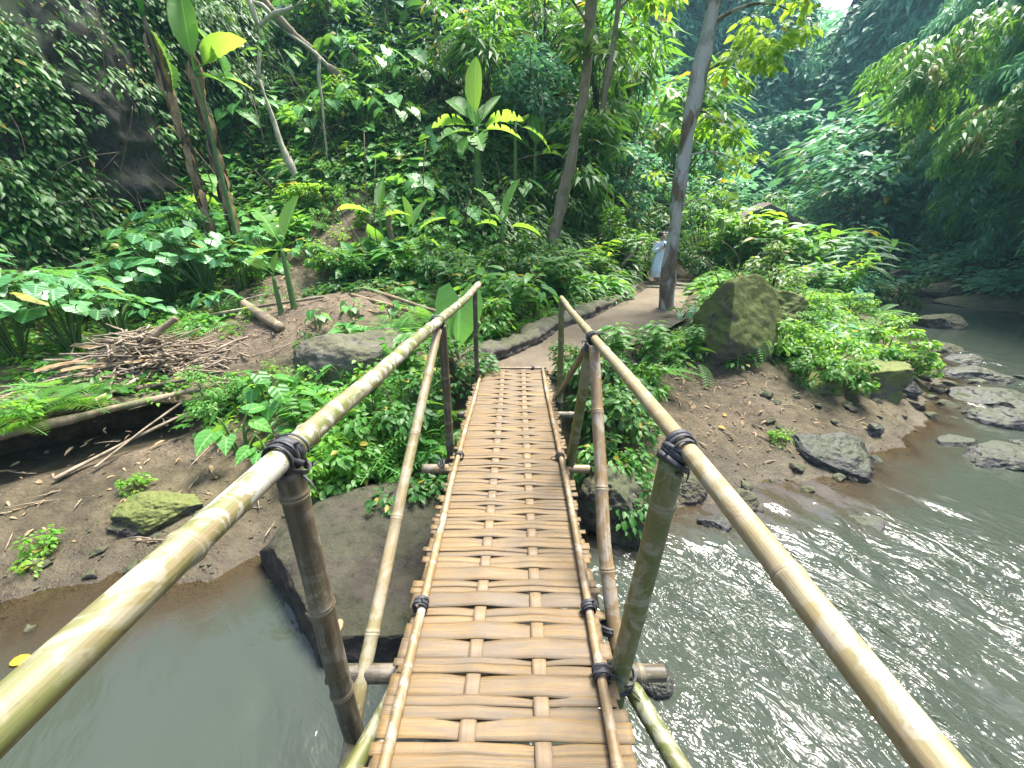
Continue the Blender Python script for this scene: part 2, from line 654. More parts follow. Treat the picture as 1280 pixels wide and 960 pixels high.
def strip_mat(name, a, c, grey):
    b = NT(name)
    u, x, t = b.st()
    o = b.obj()
    sv = b.xyz(b.math('MULTIPLY', x, 1.1), b.math('MULTIPLY', u, 9), b.math('MULTIPLY', t, 91))
    f1 = b.noise(sv, 2.6, 6, .62)
    f2 = b.noise(b.xyz(b.math('MULTIPLY', x, 2.2), b.math('MULTIPLY', u, 1.2), b.math('MULTIPLY', t, 57)), 1.7, 4, .6)
    col = b.ramp(f1, [(.32, a), (.6, c)])
    tv = b.math('FRACT', b.math('MULTIPLY', t, 13.7))
    col = b.mix(b.math('MULTIPLY', tv, .5), col, tuple(v * 1.25 for v in c))
    gm = b.math('ADD', b.ramp(f2, [(.42, 0), (.66, .9)]), b.ramp(b.math('FRACT', b.math('MULTIPLY', t, 29.3)), [(.55, 0), (.9, .5)]), True)
    col = b.mix(b.math('MULTIPLY', gm, .8), col, grey)
    # dark cracks along the fibre
    ck = b.noise(b.xyz(b.math('MULTIPLY', x, .8), b.math('MULTIPLY', u, 12), b.math('MULTIPLY', t, 33)), 2.2, 5, .7)
    col = b.mix(b.ramp(ck, [(.57, 0), (.64, .8)]), col, (.035, .022, .012))
    # node of the bamboo
    nd = b.math('FRACT', b.math('ADD', b.math('MULTIPLY', x, 2.6), b.math('MULTIPLY', t, 17)))
    nb = b.math('LESS_THAN', nd, .022)
    col = b.mix(b.math('MULTIPLY', nb, .55), col, (.13, .085, .045))
    xo = b.n('ShaderNodeSeparateXYZ')
    b.set(xo, '0', o)
    walk = b.ramp(b.math('ABSOLUTE', xo.outputs[0]), [(.08, .12), (.3, 0)])
    mud = b.math('ADD', b.noise(o, 5, 5, .65), walk)
    col = b.mix(b.ramp(mud, [(.55, 0), (.76, .7)]), col, (.10, .078, .055))
    h = b.math('ADD', f1, b.math('MULTIPLY', ck, -.6))
    return b.done(b.principled(col, b.ramp(f1, [(.3, .4), (.7, .62)]), b.bump(h, .35, .005), .4))


M['strip'] = strip_mat('split_bamboo', (.05, .03, .011), (.195, .128, .053), (.092, .074, .053))
M['strip_long'] = strip_mat('split_bamboo_gold', (.11, .067, .024), (.225, .152, .065), (.15, .11, .072))
b = NT('black_rubber')
n_ = b.noise(b.obj(), 60, 3)
M['rubber'] = b.done(b.principled(b.ramp(n_, [(.3, (.012, .013, .016)), (.7, (.045, .047, .054))]), .62, b.bump(n_, .3, .003), .5))


def rock_mat(name, c1, c2, moss=.0, wet=False, mossc=(.055, .085, .02), mz=.45):
    b = NT(name)
    o = b.pos()
    n1 = b.noise(o, 1.7, 6, .62)
    n2 = b.noise(o, 11, 6, .68)
    n3 = b.noise(o, 45, 3, .6)
    col = b.ramp(b.math('ADD', b.math('MULTIPLY', n1, .55), b.math('MULTIPLY', n2, .45)), [(.36, c1), (.62, c2)])
    pit = b.ramp(n2, [(.33, .7), (.43, 0)])
    col = b.mix(pit, col, tuple(x * .45 for x in c1))
    li = b.noise(o, 6, 4, .6, 1.0)
    col = b.mix(b.ramp(li, [(.6, 0), (.68, .1 if wet else .3)]), col, tuple(min(1, x * 1.5 + .03) for x in c2))
    if moss:
        g = b.n('ShaderNodeNewGeometry')
        x = b.n('ShaderNodeSeparateXYZ')
        b.set(x, '0', g.outputs['Normal'])
        up = b.math('ADD', b.math('ADD', x.outputs[2], max(0, -mz)), b.math('MULTIPLY', b.math('SUBTRACT', b.noise(o, 3.1, 5, .65), .5), 2.2))
        mk = b.math('MULTIPLY', b.ramp(up, [(max(mz, 0), 0), (min(1, max(mz, 0) + .3), 1)]), moss)
        mc = b.mix(n3, tuple(v * .6 for v in mossc), tuple(v * 1.7 for v in mossc))
        col = b.mix(mk, col, mc)
    h = b.math('ADD', b.math('ADD', n1, b.math('MULTIPLY', n2, .5)), b.math('MULTIPLY', n3, .2))
    return b.done(b.principled(col, .55 if wet else .85, b.bump(h, .8, .05), .3 if wet else .25))


M['rock'] = rock_mat('rock_brown', (.03, .027, .022), (.085, .073, .058), .3)
M['rock_slab'] = rock_mat('rock_slab', (.014, .012, .0095), (.048, .041, .032), .12, mz=.7)
M['rock_moss'] = rock_mat('rock_mossy', (.045, .041, .033), (.135, .122, .09), .8, mossc=(.092, .112, .025), mz=-.16)
M['rock_dry'] = rock_mat('rock_dry', (.055, .05, .043), (.14, .125, .102), .5, mossc=(.06, .07, .025), mz=.6)
M['rock_wet'] = rock_mat('rock_wet', (.016, .016, .015), (.055, .055, .052), .6, True, (.035, .047, .018), .75)
M['rock_cliff'] = rock_mat('rock_cliff', (.016, .016, .014), (.05, .049, .042), .7, mossc=(.03, .05, .02), mz=.35)

# ground: mud, litter, moss
b = NT('mud_ground')
o = b.pos()
n1 = b.noise(o, .9, 6, .6)
n2 = b.noise(o, 7, 6, .68)
n3 = b.noise(o, 38, 4, .65)
col = b.ramp(b.math('ADD', b.math('MULTIPLY', n1, .5), b.math('MULTIPLY', n2, .5)), [(.38, (.025, .020, .010)), (.5, (.060, .049, .026)), (.62, (.102, .086, .049))])
a_ = b.n('ShaderNodeAttribute', {'attribute_name': 'st'})
x_ = b.n('ShaderNodeSeparateXYZ')
b.set(x_, '0', a_.outputs['Vector'])
litter, dry, moss_ = x_.outputs[0], x_.outputs[1], x_.outputs[2]
lc = b.ramp(n3, [(.3, (.045, .034, .023)), (.5, (.12, .09, .062)), (.68, (.22, .172, .122))])
col = b.mix(b.math('MULTIPLY', dry, b.ramp(n2, [(.35, .35), (.6, 1)])), col, lc)
col = b.mix(b.math('MULTIPLY', moss_, b.ramp(n2, [(.4, 0), (.6, .85)])), col, (.06, .085, .025))
sp_ = b.n('ShaderNodeSeparateXYZ')
b.set(sp_, '0', o)
zz = b.math('ADD', sp_.outputs[2], b.math('MULTIPLY', b.math('SUBTRACT', n1, .5), .25))
wet = b.ramp(b.math('MULTIPLY', b.math('ADD', zz, 1.12), 2.2), [(.0, 1), (.62, 0)])
col = b.mix(b.math('MULTIPLY', wet, .6), col, (.055, .042, .03))
h = b.math('ADD', b.math('ADD', n1, b.math('MULTIPLY', n2, .7)), b.math('MULTIPLY', n3, .3))
rg = b.math('SUBTRACT', .92, b.math('MULTIPLY', wet, .5))
M['ground'] = b.done(b.principled(col, rg, b.bump(h, .9, .06), .35))

b = NT('path_mud')
o = b.pos()
n1 = b.noise(o, 1.3, 5, .6)
n2 = b.noise(o, 14, 5, .65)
n3 = b.noise(o, 60, 3, .6)
col = b.ramp(b.math('ADD', b.math('MULTIPLY', n1, .6), b.math('MULTIPLY', n2, .4)), [(.36, (.083, .064, .042)), (.62, (.142, .116, .082))])
col = b.mix(b.ramp(n3, [(.66, 0), (.72, .5)]), col, (.09, .065, .045))
M['path'] = b.done(b.principled(col, .85, b.bump(b.math('ADD', n2, b.math('MULTIPLY', n3, .4)), .5, .02), .25))

# water: murky green body, shallow water lets the mud through, ripples in the fast part
b = NT('river_water')
u, v, depth = b.st()            # u: how rough the surface is
o = b.pos()
rot = b.n('ShaderNodeVectorRotate', {'rotation_type': 'Z_AXIS'})
b.set(rot, 'Vector', o)
b.set(rot, 'Angle', math.radians(52))
sv = b.scale(rot.outputs[0], 1.0, 2.3, 1)
w1 = b.noise(sv, 2.7, 3, .5, 1.3)
w2 = b.noise(sv, 9, 2, .5, .9)
w3 = b.noise(o, 1.1, 2, .5)
hh = b.math('ADD', b.math('MULTIPLY', w1, 1.0), b.math('MULTIPLY', w2, .26))
w4 = b.noise(b.scale(rot.outputs[0], .8, 1.5, 1), 1.0, 3, .55, .6)
u = b.math('MULTIPLY', u, b.ramp(w4, [(.36, .25), (.58, 1)]))
fine = b.bump(hh, b.math('ADD', .06, b.math('MULTIPLY', u, .94)), .10)
mk = b.noise(o, .55, 4, .55, .4)
body = b.mix(mk, (.028, .036, .027), (.042, .052, .040))
df = b.ramp(depth, [(.0, .0), (.02, .2), (.1, .8), (.2, 1)])
bodyc = b.mix(b.ramp(depth, [(.05, 1), (.22, 0)]), body, (.05, .04, .027))
di = b.n('ShaderNodeBsdfDiffuse')
b.set(di, 'Color', bodyc)
tr = b.n('ShaderNodeBsdfTransparent')
b.set(tr, 'Color', (.8, .74, .62, 1))
m1 = b.n('ShaderNodeMixShader')
b.set(m1, '0', df); b.set(m1, '1', tr); b.set(m1, '2', di)
gl = b.n('ShaderNodeBsdfGlossy', Roughness=.07)
b.set(gl, 'Color', (1, 1, 1, 1)); b.set(gl, 'Normal', fine)
fr = b.n('ShaderNodeFresnel', IOR=1.33)
b.set(fr, 'Normal', fine)
m2 = b.n('ShaderNodeMixShader')
b.set(m2, '0', fr); b.set(m2, '1', m1); b.set(m2, '2', gl)
M['water'] = b.done(m2)


def flat(name, c, rough=.7, spec=.3):
    b = NT(name)
    n = b.noise(b.obj(), 30, 3)
    return b.done(b.principled(b.mix(n, tuple(x * .8 for x in c), tuple(min(1, x * 1.15) for x in c)), rough, None, spec))


M['skin'] = flat('skin', (.46, .28, .2), .55)
M['dress'] = flat('pale_blue_cloth', (.52, .60, .72), .8)
M['skirt'] = flat('pale_grey_cloth', (.56, .56, .60), .85)
M['hair'] = flat('dark_hair', (.035, .025, .02), .5)
M['shirt'] = flat('grey_cloth', (.32, .34, .38), .85)
M['navy'] = flat('dark_cloth', (.06, .07, .09), .8)
M['phone'] = flat('black_glass', (.02, .02, .022), .25, .5)
M['shoe'] = flat('brown_sandal', (.14, .09, .06), .7)

# ------------------------------------------------------------------ terrain
ZW = -1.05
CTRL = np.array([
    # river bed
    (1, 0, -1.55), (1, 1.5, -1.5), (2, 1.5, -1.5), (4, 2, -1.5), (6, 2.5, -1.5), (3, -2, -1.6), (9, 4.5, -1.4), (-1, 0, -1.5), (-2.2, .8, -1.35), (-4, .3, -1.4), (-3, -2, -1.5),
    (-7, -2.5, -1.4), (-12, -5, -1.5), (11.5, 7.5, -1.6), (13.5, 10.2, -1.6), (16, 11, -1.5), (14.8, 12.6, -1.5), (16, 14.5, -1.5), (14, 6, -1.5), (17.5, 16, -1.4), (20, 21, -1.4), (23, 28, -1.4), (27, 36, -1.3), (7, -3, -1.5), (12, 1.5, -1.4),
    # waterline
    (1.5, 2.95, -1.08), (2.8, 3.5, -1.06), (4.3, 4.0, -1.07), (5.6, 4.6, -1.1), (6.6, 5.7, -1.07), (9.5, 9.0, -1.05), (12.2, 12.6, -1.05), (15.2, 16.5, -1.05), (17, 22, -1.05), (19, 30, -1.0),
    (-3.6, 1.75, -1.07), (-2.3, 2.2, -1.09), (-1.2, 2.2, -1.3), (-.3, 2.3, -1.25), (.4, 2.5, -1.2), (-5.5, 1.2, -1.05), (-8, .5, -1.0), (-13, -1, -.9),
    # bank under the far end of the bridge
    (-1.6, 2.95, -.98), (-.8, 2.95, -.9), (0, 3.1, -.7), (.8, 3.1, -.85), (-1.5, 3.7, -.55), (-.7, 3.8, -.35), (0, 4.0, -.2), (.6, 4.0, -.3), (1.1, 3.9, -.6), (1.5, 3.6, -.8),
    # path
    (-.1, 4.35, -.06), (.1, 4.9, -.07), (.7, 5.6, -.08), (1.3, 6.3, -.08), (2.3, 7.7, -.1), (3.4, 9.2, -.1), (4.4, 11.2, -.07), (4.85, 12.6, -.07), (5.6, 14, -.03), (7, 17, .4), (8.8, 19, .6),
    # right bank: ledge behind the retaining wall, beach below
    (1.5, 5.2, -.12), (2.2, 6.0, -.12), (2.0, 4.5, -.75), (2.5, 4.9, -.72), (3.4, 4.6, -.70), (4.4, 4.6, -.82), (3.4, 3.9, -.93), (2.6, 4.2, -.84), (3.1, 5.4, -.6), (4.2, 5.4, -.55), (5.2, 5.3, -.7), (6.2, 6.6, -.75),
    (4.8, 7, -.15), (3.4, 7.2, -.12), (5.2, 9, .1), (7, 8.2, -.4), (6.6, 10.5, .2), (9, 10.5, -.55), (8, 13, .3), (10.5, 13.5, -.2), (9, 16.5, .5), (12.5, 17, -.3), (11, 21, .8), (14, 24, .0), (13, 30, 2),
    # left of the bridge end
    (-.7, 4.4, -.12), (-1.2, 4.6, -.3), (-2, 4.5, -.45), (-2.8, 3.5, -.72), (-3.3, 2.9, -.83), (-2.1, 3.3, -.75),
    # mound behind the boulder
    (-2.2, 5.8, .14), (-3, 6.1, .40), (-3.6, 6.9, .44), (-4.6, 6.7, .08), (-4, 8, .4), (-2, 7, .06), (-1, 5.7, -.02), (-.2, 6.6, .02), (.6, 7.6, .05), (1.6, 8.8, .1),
    # left bank
    (-4.9, 2.9, -.72), (-3.8, 3.5, -.74), (-6.4, 2.3, -.85), (-5.0, 3.7, -.66), (-5.3, 4.4, -.3), (-4.2, 4.5, -.42), (-4.1, 5.2, -.22), (-6.3, 4.8, -.18), (-7.6, 3.4, -.35), (-8, 5.5, .0), (-10, 3, .1), (-6, 6.4, .05), (-7, 8, .45), (-9, 8, .5), (-10, 1, -.2),
    # hill
    (-4, 10, 1.5), (-4, 12, 3.1), (-4, 15, 6), (-4, 20, 11), (-8, 11.5, 2.2), (-8, 16, 6.5), (-1, 10, 1.0), (-1, 12, 2.5), (-1, 15, 5), (0, 20, 9.5), (2, 11.5, .6), (2.6, 13.5, 1.6), (3.2, 16, 3.6), (3, 21, 8),
    (5, 18, 2.4), (5.5, 24, 6), (-12, 12, 5), (-12, 17, 9), (8, 23, 2.6), (8, 31, 8), (-4, 30, 18), (4, 32, 15), (-15, 25, 16), (16, 37, 5), (-12, 6, 3), (-16, 2, 5),
    # far around
    (21, 12, 3), (24, 20, 4), (20, 5, 3), (17, -3, 2), (26, 28, 5), (35, 35, 14), (35, 5, 15), (30, -20, 8), (10, -10, 0), (0, -8, -.6), (-6, -9, -.3), (-20, -8, 3), (-35, 5, 14), (-35, 35, 22), (0, 55, 24), (30, 60, 22), (-35, -35, 8), (0, -40, 6), (35, -40, 10), (55, 55, 25), (-55, 55, 25), (-55, -55, 8), (55, -55, 10),
], float)


def _rbf():
    P = CTRL[:, :2]
    D = np.linalg.norm(P[:, None] - P[None], axis=2)
    n = len(P)
    A = np.zeros((n + 3, n + 3))
    A[:n, :n] = D
    A[:n, n] = 1
    A[:n, n + 1:] = P
    A[n, :n] = 1
    A[n + 1:, :n] = P.T
    # a touch of smoothing
    A[:n, :n] -= np.eye(n) * .03
    rhs = np.concatenate([CTRL[:, 2], np.zeros(3)])
    return np.linalg.solve(A, rhs)


_W = _rbf()

PATHL = np.array([(-.5, 4.3), (-.28, 4.75), (.25, 5.6), (.8, 6.6), (1.8, 8.1), (2.85, 9.8), (3.6, 11.5), (4.0, 12.9), (4.9, 14.3)], float)
PATHR = np.array([(.45, 4.2), (.85, 4.65), (1.42, 5.28), (2.15, 6.1), (3.15, 7.3), (4.1, 9.0), (5.2, 11.1), (5.7, 12.5), (6.5, 13.9)], float)
PATHC = (PATHL + PATHR) / 2


def path_dist(x, y):
    best = np.full(len(x), 1e9)
    p = np.stack([x, y], 1)
    for a, c in zip(PATHC[:-1], PATHC[1:]):
        d = c - a
        t = np.clip(((p - a) @ d) / (d @ d), 0, 1)
        best = np.minimum(best, np.linalg.norm(p - a - t[:, None] * d, axis=1))
    return best


def hraw(x, y):
    x = np.asarray(x, float).ravel()
    y = np.asarray(y, float).ravel()
    out = np.empty(len(x))
    for i in range(0, len(x), 20000):
        q = np.stack([x[i:i + 20000], y[i:i + 20000]], 1)
        D = np.linalg.norm(q[:, None] - CTRL[None, :, :2], axis=2)
        n = len(CTRL)
        out[i:i + 20000] = D @ _W[:n] + _W[n] + q @ _W[n + 1:]
    return out


def height(x, y):
    x = np.asarray(x, float).ravel()
    y = np.asarray(y, float).ravel()
    z = hraw(x, y)
    p = np.stack([x, y, np.zeros(len(x))], 1)
    r = np.hypot(x, y - 5)
    amp = .055 + .5 * sstep(9, 22, r)
    z = z + fbm(p, .8, 4, 3) * amp + fbm(p, 5, 5, 9, .6) * .024
    # keep the path level
    w = 1 - sstep(.55, .85, path_dist(x, y))
    z = z * (1 - w) + w * (-.085 + .012 * fbm(p, 2, 3, 5))
    s_ = (x - HA[0]) * HD[0] + (y - HA[1]) * HD[1]
    d_ = (x - HA[0]) * HN[0] + (y - HA[1]) * HN[1]
    w = sstep(-.04, .04, d_) * (1 - sstep(1.0, 1.7, d_)) * sstep(0, .5, s_) * (1 - sstep(_HL - .7, _HL, s_))
    z = z + w * np.maximum(0, -.27 + .03 * np.sin(s_ * 5) - z)
    return z


HA, HB = np.array([-6.9, 1.75]), np.array([-3.75, 4.3])      # front edge of the undercut bank
HD = (HB - HA) / np.linalg.norm(HB - HA)
HN = np.array([-HD[1], HD[0]])
_HL = np.linalg.norm(HB - HA)


def carve(x, y, z):
    """hollow under the undercut left bank"""
    s = (x - HA[0]) * HD[0] + (y - HA[1]) * HD[1]
    d = (x - HA[0]) * HN[0] + (y - HA[1]) * HN[1]
    L = np.linalg.norm(HB - HA)
    w = sstep(-.5, .0, d) * (1 - sstep(.8, .92, d)) * sstep(0, .35, s) * (1 - sstep(L - .5, L, s))
    return z * (1 - w) + w * np.minimum(z, -.84)


def h1(x, y):
    return float(height(np.array([x]), np.array([y]))[0])


def ground_hit(u, v, tmax=45):
    d = ray(u, v)
    ts = np.concatenate([np.arange(.8, 14, .02), np.arange(14, tmax, .08)])
    P = CAM + ts[:, None] * d
    z = height(P[:, 0], P[:, 1])
    below = np.nonzero(P[:, 2] < z)[0]
    if len(below) == 0:
        return None
    k = below[0]
    return np.array([P[k, 0], P[k, 1], z[k]])


def axis(dense, lo, hi, step, far):
    a = list(np.arange(dense[0], dense[1] + 1e-6, step))
    s = step
    x = dense[1]
    while x < far:
        s *= 1.16
        x += s
        a.append(x)
    s = step
    x = dense[0]
    while x > -far:
        s *= 1.16
        x -= s
        a.insert(0, x)
    return np.array(a)


def grid(xs, ys):
    nx, ny = len(xs), len(ys)
    X, Y = np.meshgrid(xs, ys)
    i = np.arange(ny - 1)[:, None] * nx + np.arange(nx - 1)[None]
    Q = np.stack([i, i + 1, i + nx + 1, i + nx], -1).reshape(-1, 4)
    return X.ravel(), Y.ravel(), Q.ravel(), np.full(len(Q), 4)


# masks on the ground -------------------------------------------------
def blob(x, y, cx, cy, rx, ry, a=0.0, soft=.35):
    c, s = math.cos(a), math.sin(a)
    dx, dy = (x - cx) * c + (y - cy) * s, -(x - cx) * s + (y - cy) * c
    return 1 - sstep(1 - soft, 1 + soft, np.hypot(dx / rx, dy / ry))


def bare(x, y):
    """0..1: ground left bare of plants"""
    m = blob(x, y, -3.4, 6.5, 1.45, 1.2, .3)
    m = np.maximum(m, blob(x, y, -5.0, 8.6, 1.2, 1.6, .2) * .75)
    m = np.maximum(m, blob(x, y, -4.2, 10.3, 1.3, 1.2, .2) * .8)
    m = np.maximum(m, blob(x, y, -5, 2.8, 4.2, 1.35, -.25))
    m = np.maximum(m, blob(x, y, 3.2, 4.6, 1.9, 1.1, .25))
    m = np.maximum(m, blob(x, y, -4.4, 5.2, 1.5, .8, .3))
    m = np.maximum(m, 1 - sstep(.75, 1.0, path_dist(x, y)))
    m = np.maximum(m, blob(x, y, 5.2, 13.2, 1.3, 2.6, -.4))
    return m


xs = axis((-8, 7), 0, 0, .045, 75)
ys = axis((1, 9), 0, 0, .045, 75)
X, Y, L, C = grid(xs, ys)
Zt = carve(X, Y, height(X, Y))
pp = np.stack([X, Y, Zt], 1)
A = np.zeros((len(X), 3))
A[:, 1] = np.clip(np.maximum(blob(X, Y, -3.5, 6.6, 1.7, 1.5, .3), .7 * blob(X, Y, -4.6, 9.4, 2, 2.4)) + .7 * blob(X, Y, -5.4, 3.4, 3.5, .9, -.2) * sstep(-.82, -.7, Zt) + .45 * blob(X, Y, 2.6, 4.7, 1.2, .8), 0, 1)
A[:, 2] = np.clip((1 - bare(X, Y)) * sstep(-.7, -.3, Zt), 0, 1)
mb = MB()
mb.raw(pp, L, C, A)
ground = tag(mb.build('ground', M['ground']), kind='structure')

# turf roof left standing over the hollow
mb = MB()
ns_, nd_ = 90, 26
Ls = np.linalg.norm(HB - HA)
S_, D_ = np.meshgrid(np.linspace(-.05, Ls + .02, ns_), np.linspace(0, 1, nd_), indexing='ij')
e_ = np.stack([S_.ravel(), 0 * S_.ravel(), 0 * S_.ravel()], 1)
dd = .10 + .07 * fbm(e_, 2.3, 3, 12) + D_.ravel() * .95
hx_ = HA[0] + HD[0] * S_.ravel() + HN[0] * dd
hy_ = HA[1] + HD[1] * S_.ravel() + HN[1] * dd
top_ = height(hx_, hy_) + .012
thk = .03 + .1 * np.minimum(D_.ravel() * 4, 1)
edge = (1 - sstep(0, .12, D_.ravel())) * .05
i = np.arange(ns_ - 1)[:, None] * nd_ + np.arange(nd_ - 1)[None]
Q = np.stack([i, i + nd_, i + nd_ + 1, i + 1], -1).reshape(-1, 4)
V1 = np.stack([hx_, hy_, top_ - edge], 1)
V2_ = np.stack([hx_, hy_, top_ - edge - thk], 1)
nv = len(V1)
a0_ = np.arange(ns_ - 1) * nd_
Qe = np.stack([a0_, a0_ + nv, a0_ + nd_ + nv, a0_ + nd_], -1)
At = np.zeros((2 * nv, 3))
At[:, 1] = .5
At[:, 2] = .4
mb.raw(np.concatenate([V1, V2_]), np.concatenate([Q.ravel(), (Q[:, ::-1] + nv).ravel(), Qe.ravel()]), np.full(2 * len(Q) + len(Qe), 4), At)
tag(mb.build('ground_ledge', M['ground']), kind='structure')

# path sheet lying on the flattened ground -----------------------------
mb = MB()
n = 60
tt = np.linspace(0, len(PATHC) - 1, n)


def lerp_poly(P, t):
    i = np.clip(t.astype(int), 0, len(P) - 2)
    f = (t - i)[:, None]
    return P[i] * (1 - f) + P[i + 1] * f


Lp, Rp = lerp_poly(PATHL, tt), lerp_poly(PATHR, tt)
cols = np.linspace(-.12, 1.08, 16)
G = Lp[:, None] * (1 - cols[None, :, None]) + Rp[:, None] * cols[None, :, None]
gx, gy = G[..., 0].ravel(), G[..., 1].ravel()
q = np.stack([gx, gy, np.zeros(len(gx))], 1)
crown = .006 + .02 * (1 - ((np.tile(cols, n) - .5) / .6) ** 2) + .006 * fbm(q, 6, 3, 4)
gz = -.085 + .012 * fbm(q, 2, 3, 5) + fbm(q, .8, 4, 3) * 0 + crown
i = np.arange(n - 1)[:, None] * 16 + np.arange(15)[None]
Q = np.stack([i, i + 1, i + 17, i + 16], -1).reshape(-1, 4)
mb.raw(np.stack([gx, gy, gz], 1), Q.ravel(), np.full(len(Q), 4))
tag(mb.build('path', M['path']), kind='structure')

# water ---------------------------------------------------------------
xs = axis((-5, 9.5), 0, 0, .06, 75)
ys = axis((-.6, 8), 0, 0, .06, 75)
X, Y, L, C = grid(xs, ys)
q = np.stack([X, Y, np.zeros(len(X))], 1)
dep = ZW - height(X, Y)
qf = np.stack([(X * .62 - Y * .78), (X * .78 + Y * .62) * .45, 0 * X], 1)
fast = np.maximum(blob(X, Y, 2.2, .9, 2.7, 2.1, .2, .6), .8 * blob(X, Y, 8.6, 6.9, 2.2, .9, .75, .5))
fast = np.maximum(fast, .55 * blob(X, Y, -.75, .9, .6, .9, 0, .6))
fast = np.maximum(fast,   .12 * blob(X, Y, 5.2, 2.3, 2.6, 1.4, .3, .6))
fast = np.clip(fast * (1 + .75 * fbm(qf, .8, 3, 21)), 0, 1)
ca, sa = math.cos(.9), math.sin(.9)
qr = np.stack([(X * ca - Y * sa) * 1.0, (X * sa + Y * ca) * 2.2, 0 * X], 1)
amp = .004 + .024 * fast
Zw_ = ZW + amp * (1 - 2 * np.abs(fbm(qr, 1.5, 4, 31, .55))) + amp * .5 * fbm(qr, 5, 2, 37)
fast = fast * sstep(.02, .3, dep)
A = np.stack([fast, 0 * X, dep], 1)
mb = MB()
mb.raw(np.stack([X, Y, Zw_], 1), L, C, A)
tag(mb.build('river', M['water']), kind='structure')


# cliffs --------------------------------------------------------------
def cliff(name, line, zlo, prof, amp, seed, mat, ns=150, nz=70, lean=0.0, hollow=None):
    """rock wall standing along a line; prof(s) gives its top, lean pushes the upper part outwards (to the left of travel is positive)"""
    line = np.array(line, float)
    t = np.linspace(0, len(line) - 1, ns)
    i = np.clip(t.astype(int), 0, len(line) - 2)
    f = (t - i)[:, None]
    f = f
    base = line[i] * (1 - f) + line[i + 1] * f
    tan = np.gradient(base, axis=0)
    tan = tan / np.linalg.norm(tan, axis=1, keepdims=True)
    k = np.ones(15) / 15
    tan = np.stack([np.convolve(np.pad(tan[:, c], 7, 'edge'), k, 'valid') for c in (0, 1)], 1)
    nor = np.stack([-tan[:, 1], tan[:, 0]], 1)
    w = np.linspace(0, 1, nz)
    top = prof(np.linspace(0, 1, ns))
    z = zlo + (top[:, None] - zlo) * w[None]
    P = np.stack([np.repeat(base[:, 0], nz), np.repeat(base[:, 1], nz), z.ravel()], 1)
    d = fbm(P, .22, 3, seed) * amp * 1.2 + fbm(P, .8, 4, seed + 5) * amp * .35 - np.abs(fbm(P * [1, 1, .4], 1.6, 5, seed + 7, .6)) * amp * .26
    d = d + lean * np.tile(w, ns) ** 1.0
    if hollow is not None:
        d = d + hollow(P)
    P[:, 0] += np.repeat(nor[:, 0], nz) * d
    P[:, 1] += np.repeat(nor[:, 1], nz) * d
    i = np.arange(ns - 1)[:, None] * nz + np.arange(nz - 1)[None]
    Q = np.stack([i, i + nz, i + nz + 1, i + 1], -1).reshape(-1, 4)
    mb = MB()
    mb.raw(P, Q.ravel(), np.full(len(Q), 4))
    o = tag(mb.build(name, mat), kind='structure')
    N3 = np.zeros_like(P)
    N3[:, 0] = np.repeat(nor[:, 0], nz)
    N3[:, 1] = np.repeat(nor[:, 1], nz)
    return P, N3


# left of travel is the outward face
CL = cliff('cliff', [(-8.2, 15.5), (-8.6, 12.6), (-9.3, 10), (-10.2, 7), (-11, 3.5), (-12.5, -1), (-15, -7)], -.6, lambda s: 11 - 3 * s + 2 * np.sin(s * 9), .75, 41, M['rock_cliff'], lean=-.8, ns=280, nz=130)
CR = cliff('cliff', [(19.5, -6), (18.2, 3), (17.6, 8.5), (18.2, 12.6), (20, 17), (22.5, 22.5), (25.5, 29), (30, 36)], -1.5, lambda s: 17 + 3 * np.sin(s * 7 + 1), 1.2, 51, M['rock_cliff'], lean=-1.6,
           hollow=lambda P: -1.2 * np.exp(-((P[:, 2] - .8) / 1.6) ** 2))
CF = cliff('cliff', [(33, 33), (27, 39), (20, 42), (13, 40.5), (6, 36.5), (0, 33)], -1.0, lambda s: 18 + 9 * sstep(.008, .035, np.abs(s - .235)) + 2 * np.sin(s * 20), 1.6, 61, M['rock_cliff'], ns=120, nz=60, lean=-13)


# rocks ---------------------------------------------------------------
_ico = {}


def ico(sub):
    if sub not in _ico:
        bm = bmesh.new()
        bmesh.ops.create_icosphere(bm, subdivisions=sub, radius=1)
        V = np.array([v.co for v in bm.verts])
        Fc = np.array([[v.index for v in f.verts] for f in bm.faces])
        bm.free()
        _ico[sub] = (V, Fc)
    return _ico[sub]


def rock_mesh(size, seed, cuts=9, cut=(.55, .85), rough=.11, sub=6, planes=()):
    V, Fc = ico(sub)
    V = V.copy()
    g = np.random.default_rng(seed)
    for k in range(cuts):
        n_ = nrm(g.normal(size=3))
        c = g.uniform(*cut)
        d = V @ n_
        V = V - np.maximum(d - c, 0)[:, None] * n_ * .92
    for n_, c in planes:
        n_ = nrm(np.array(n_, float))
        d = V @ n_
        V = V - np.maximum(d - c, 0)[:, None] * n_ * .95
    nn = nrm(V)
    S = np.array(size)
    sm_ = float(np.mean(S))
    W = V * S + seed * 3.1
    d = fbm(W, 1.3 / sm_, 4, seed) * rough
    d = d - np.abs(fbm(W, 2.4 / sm_, 4, seed + 5, .55)) * rough * .55
    d = d + fbm(W * [1, 1, 2.2], 7 / sm_, 4, seed + 3, .6) * rough * .22
    V = V * S + nrm(nn * S) * (d * min(sm_, 2.2 * float(S.min())))[:, None]
    return V, Fc


def rock(name, loc, size, seed, mat, label, rz=0.0, tilt=(0, 0), cat='rock', group=None, **k):
    V, Fc = rock_mesh(size, seed, **k)
    mb = MB()
    mb.raw(V, Fc.ravel(), np.full(len(Fc), 3))
    o = mb.build(name, mat)
    o.location = loc
    o.rotation_euler = (tilt[0], tilt[1], rz)
    tag(o, label, cat, group)
    return o


G = ground_hit

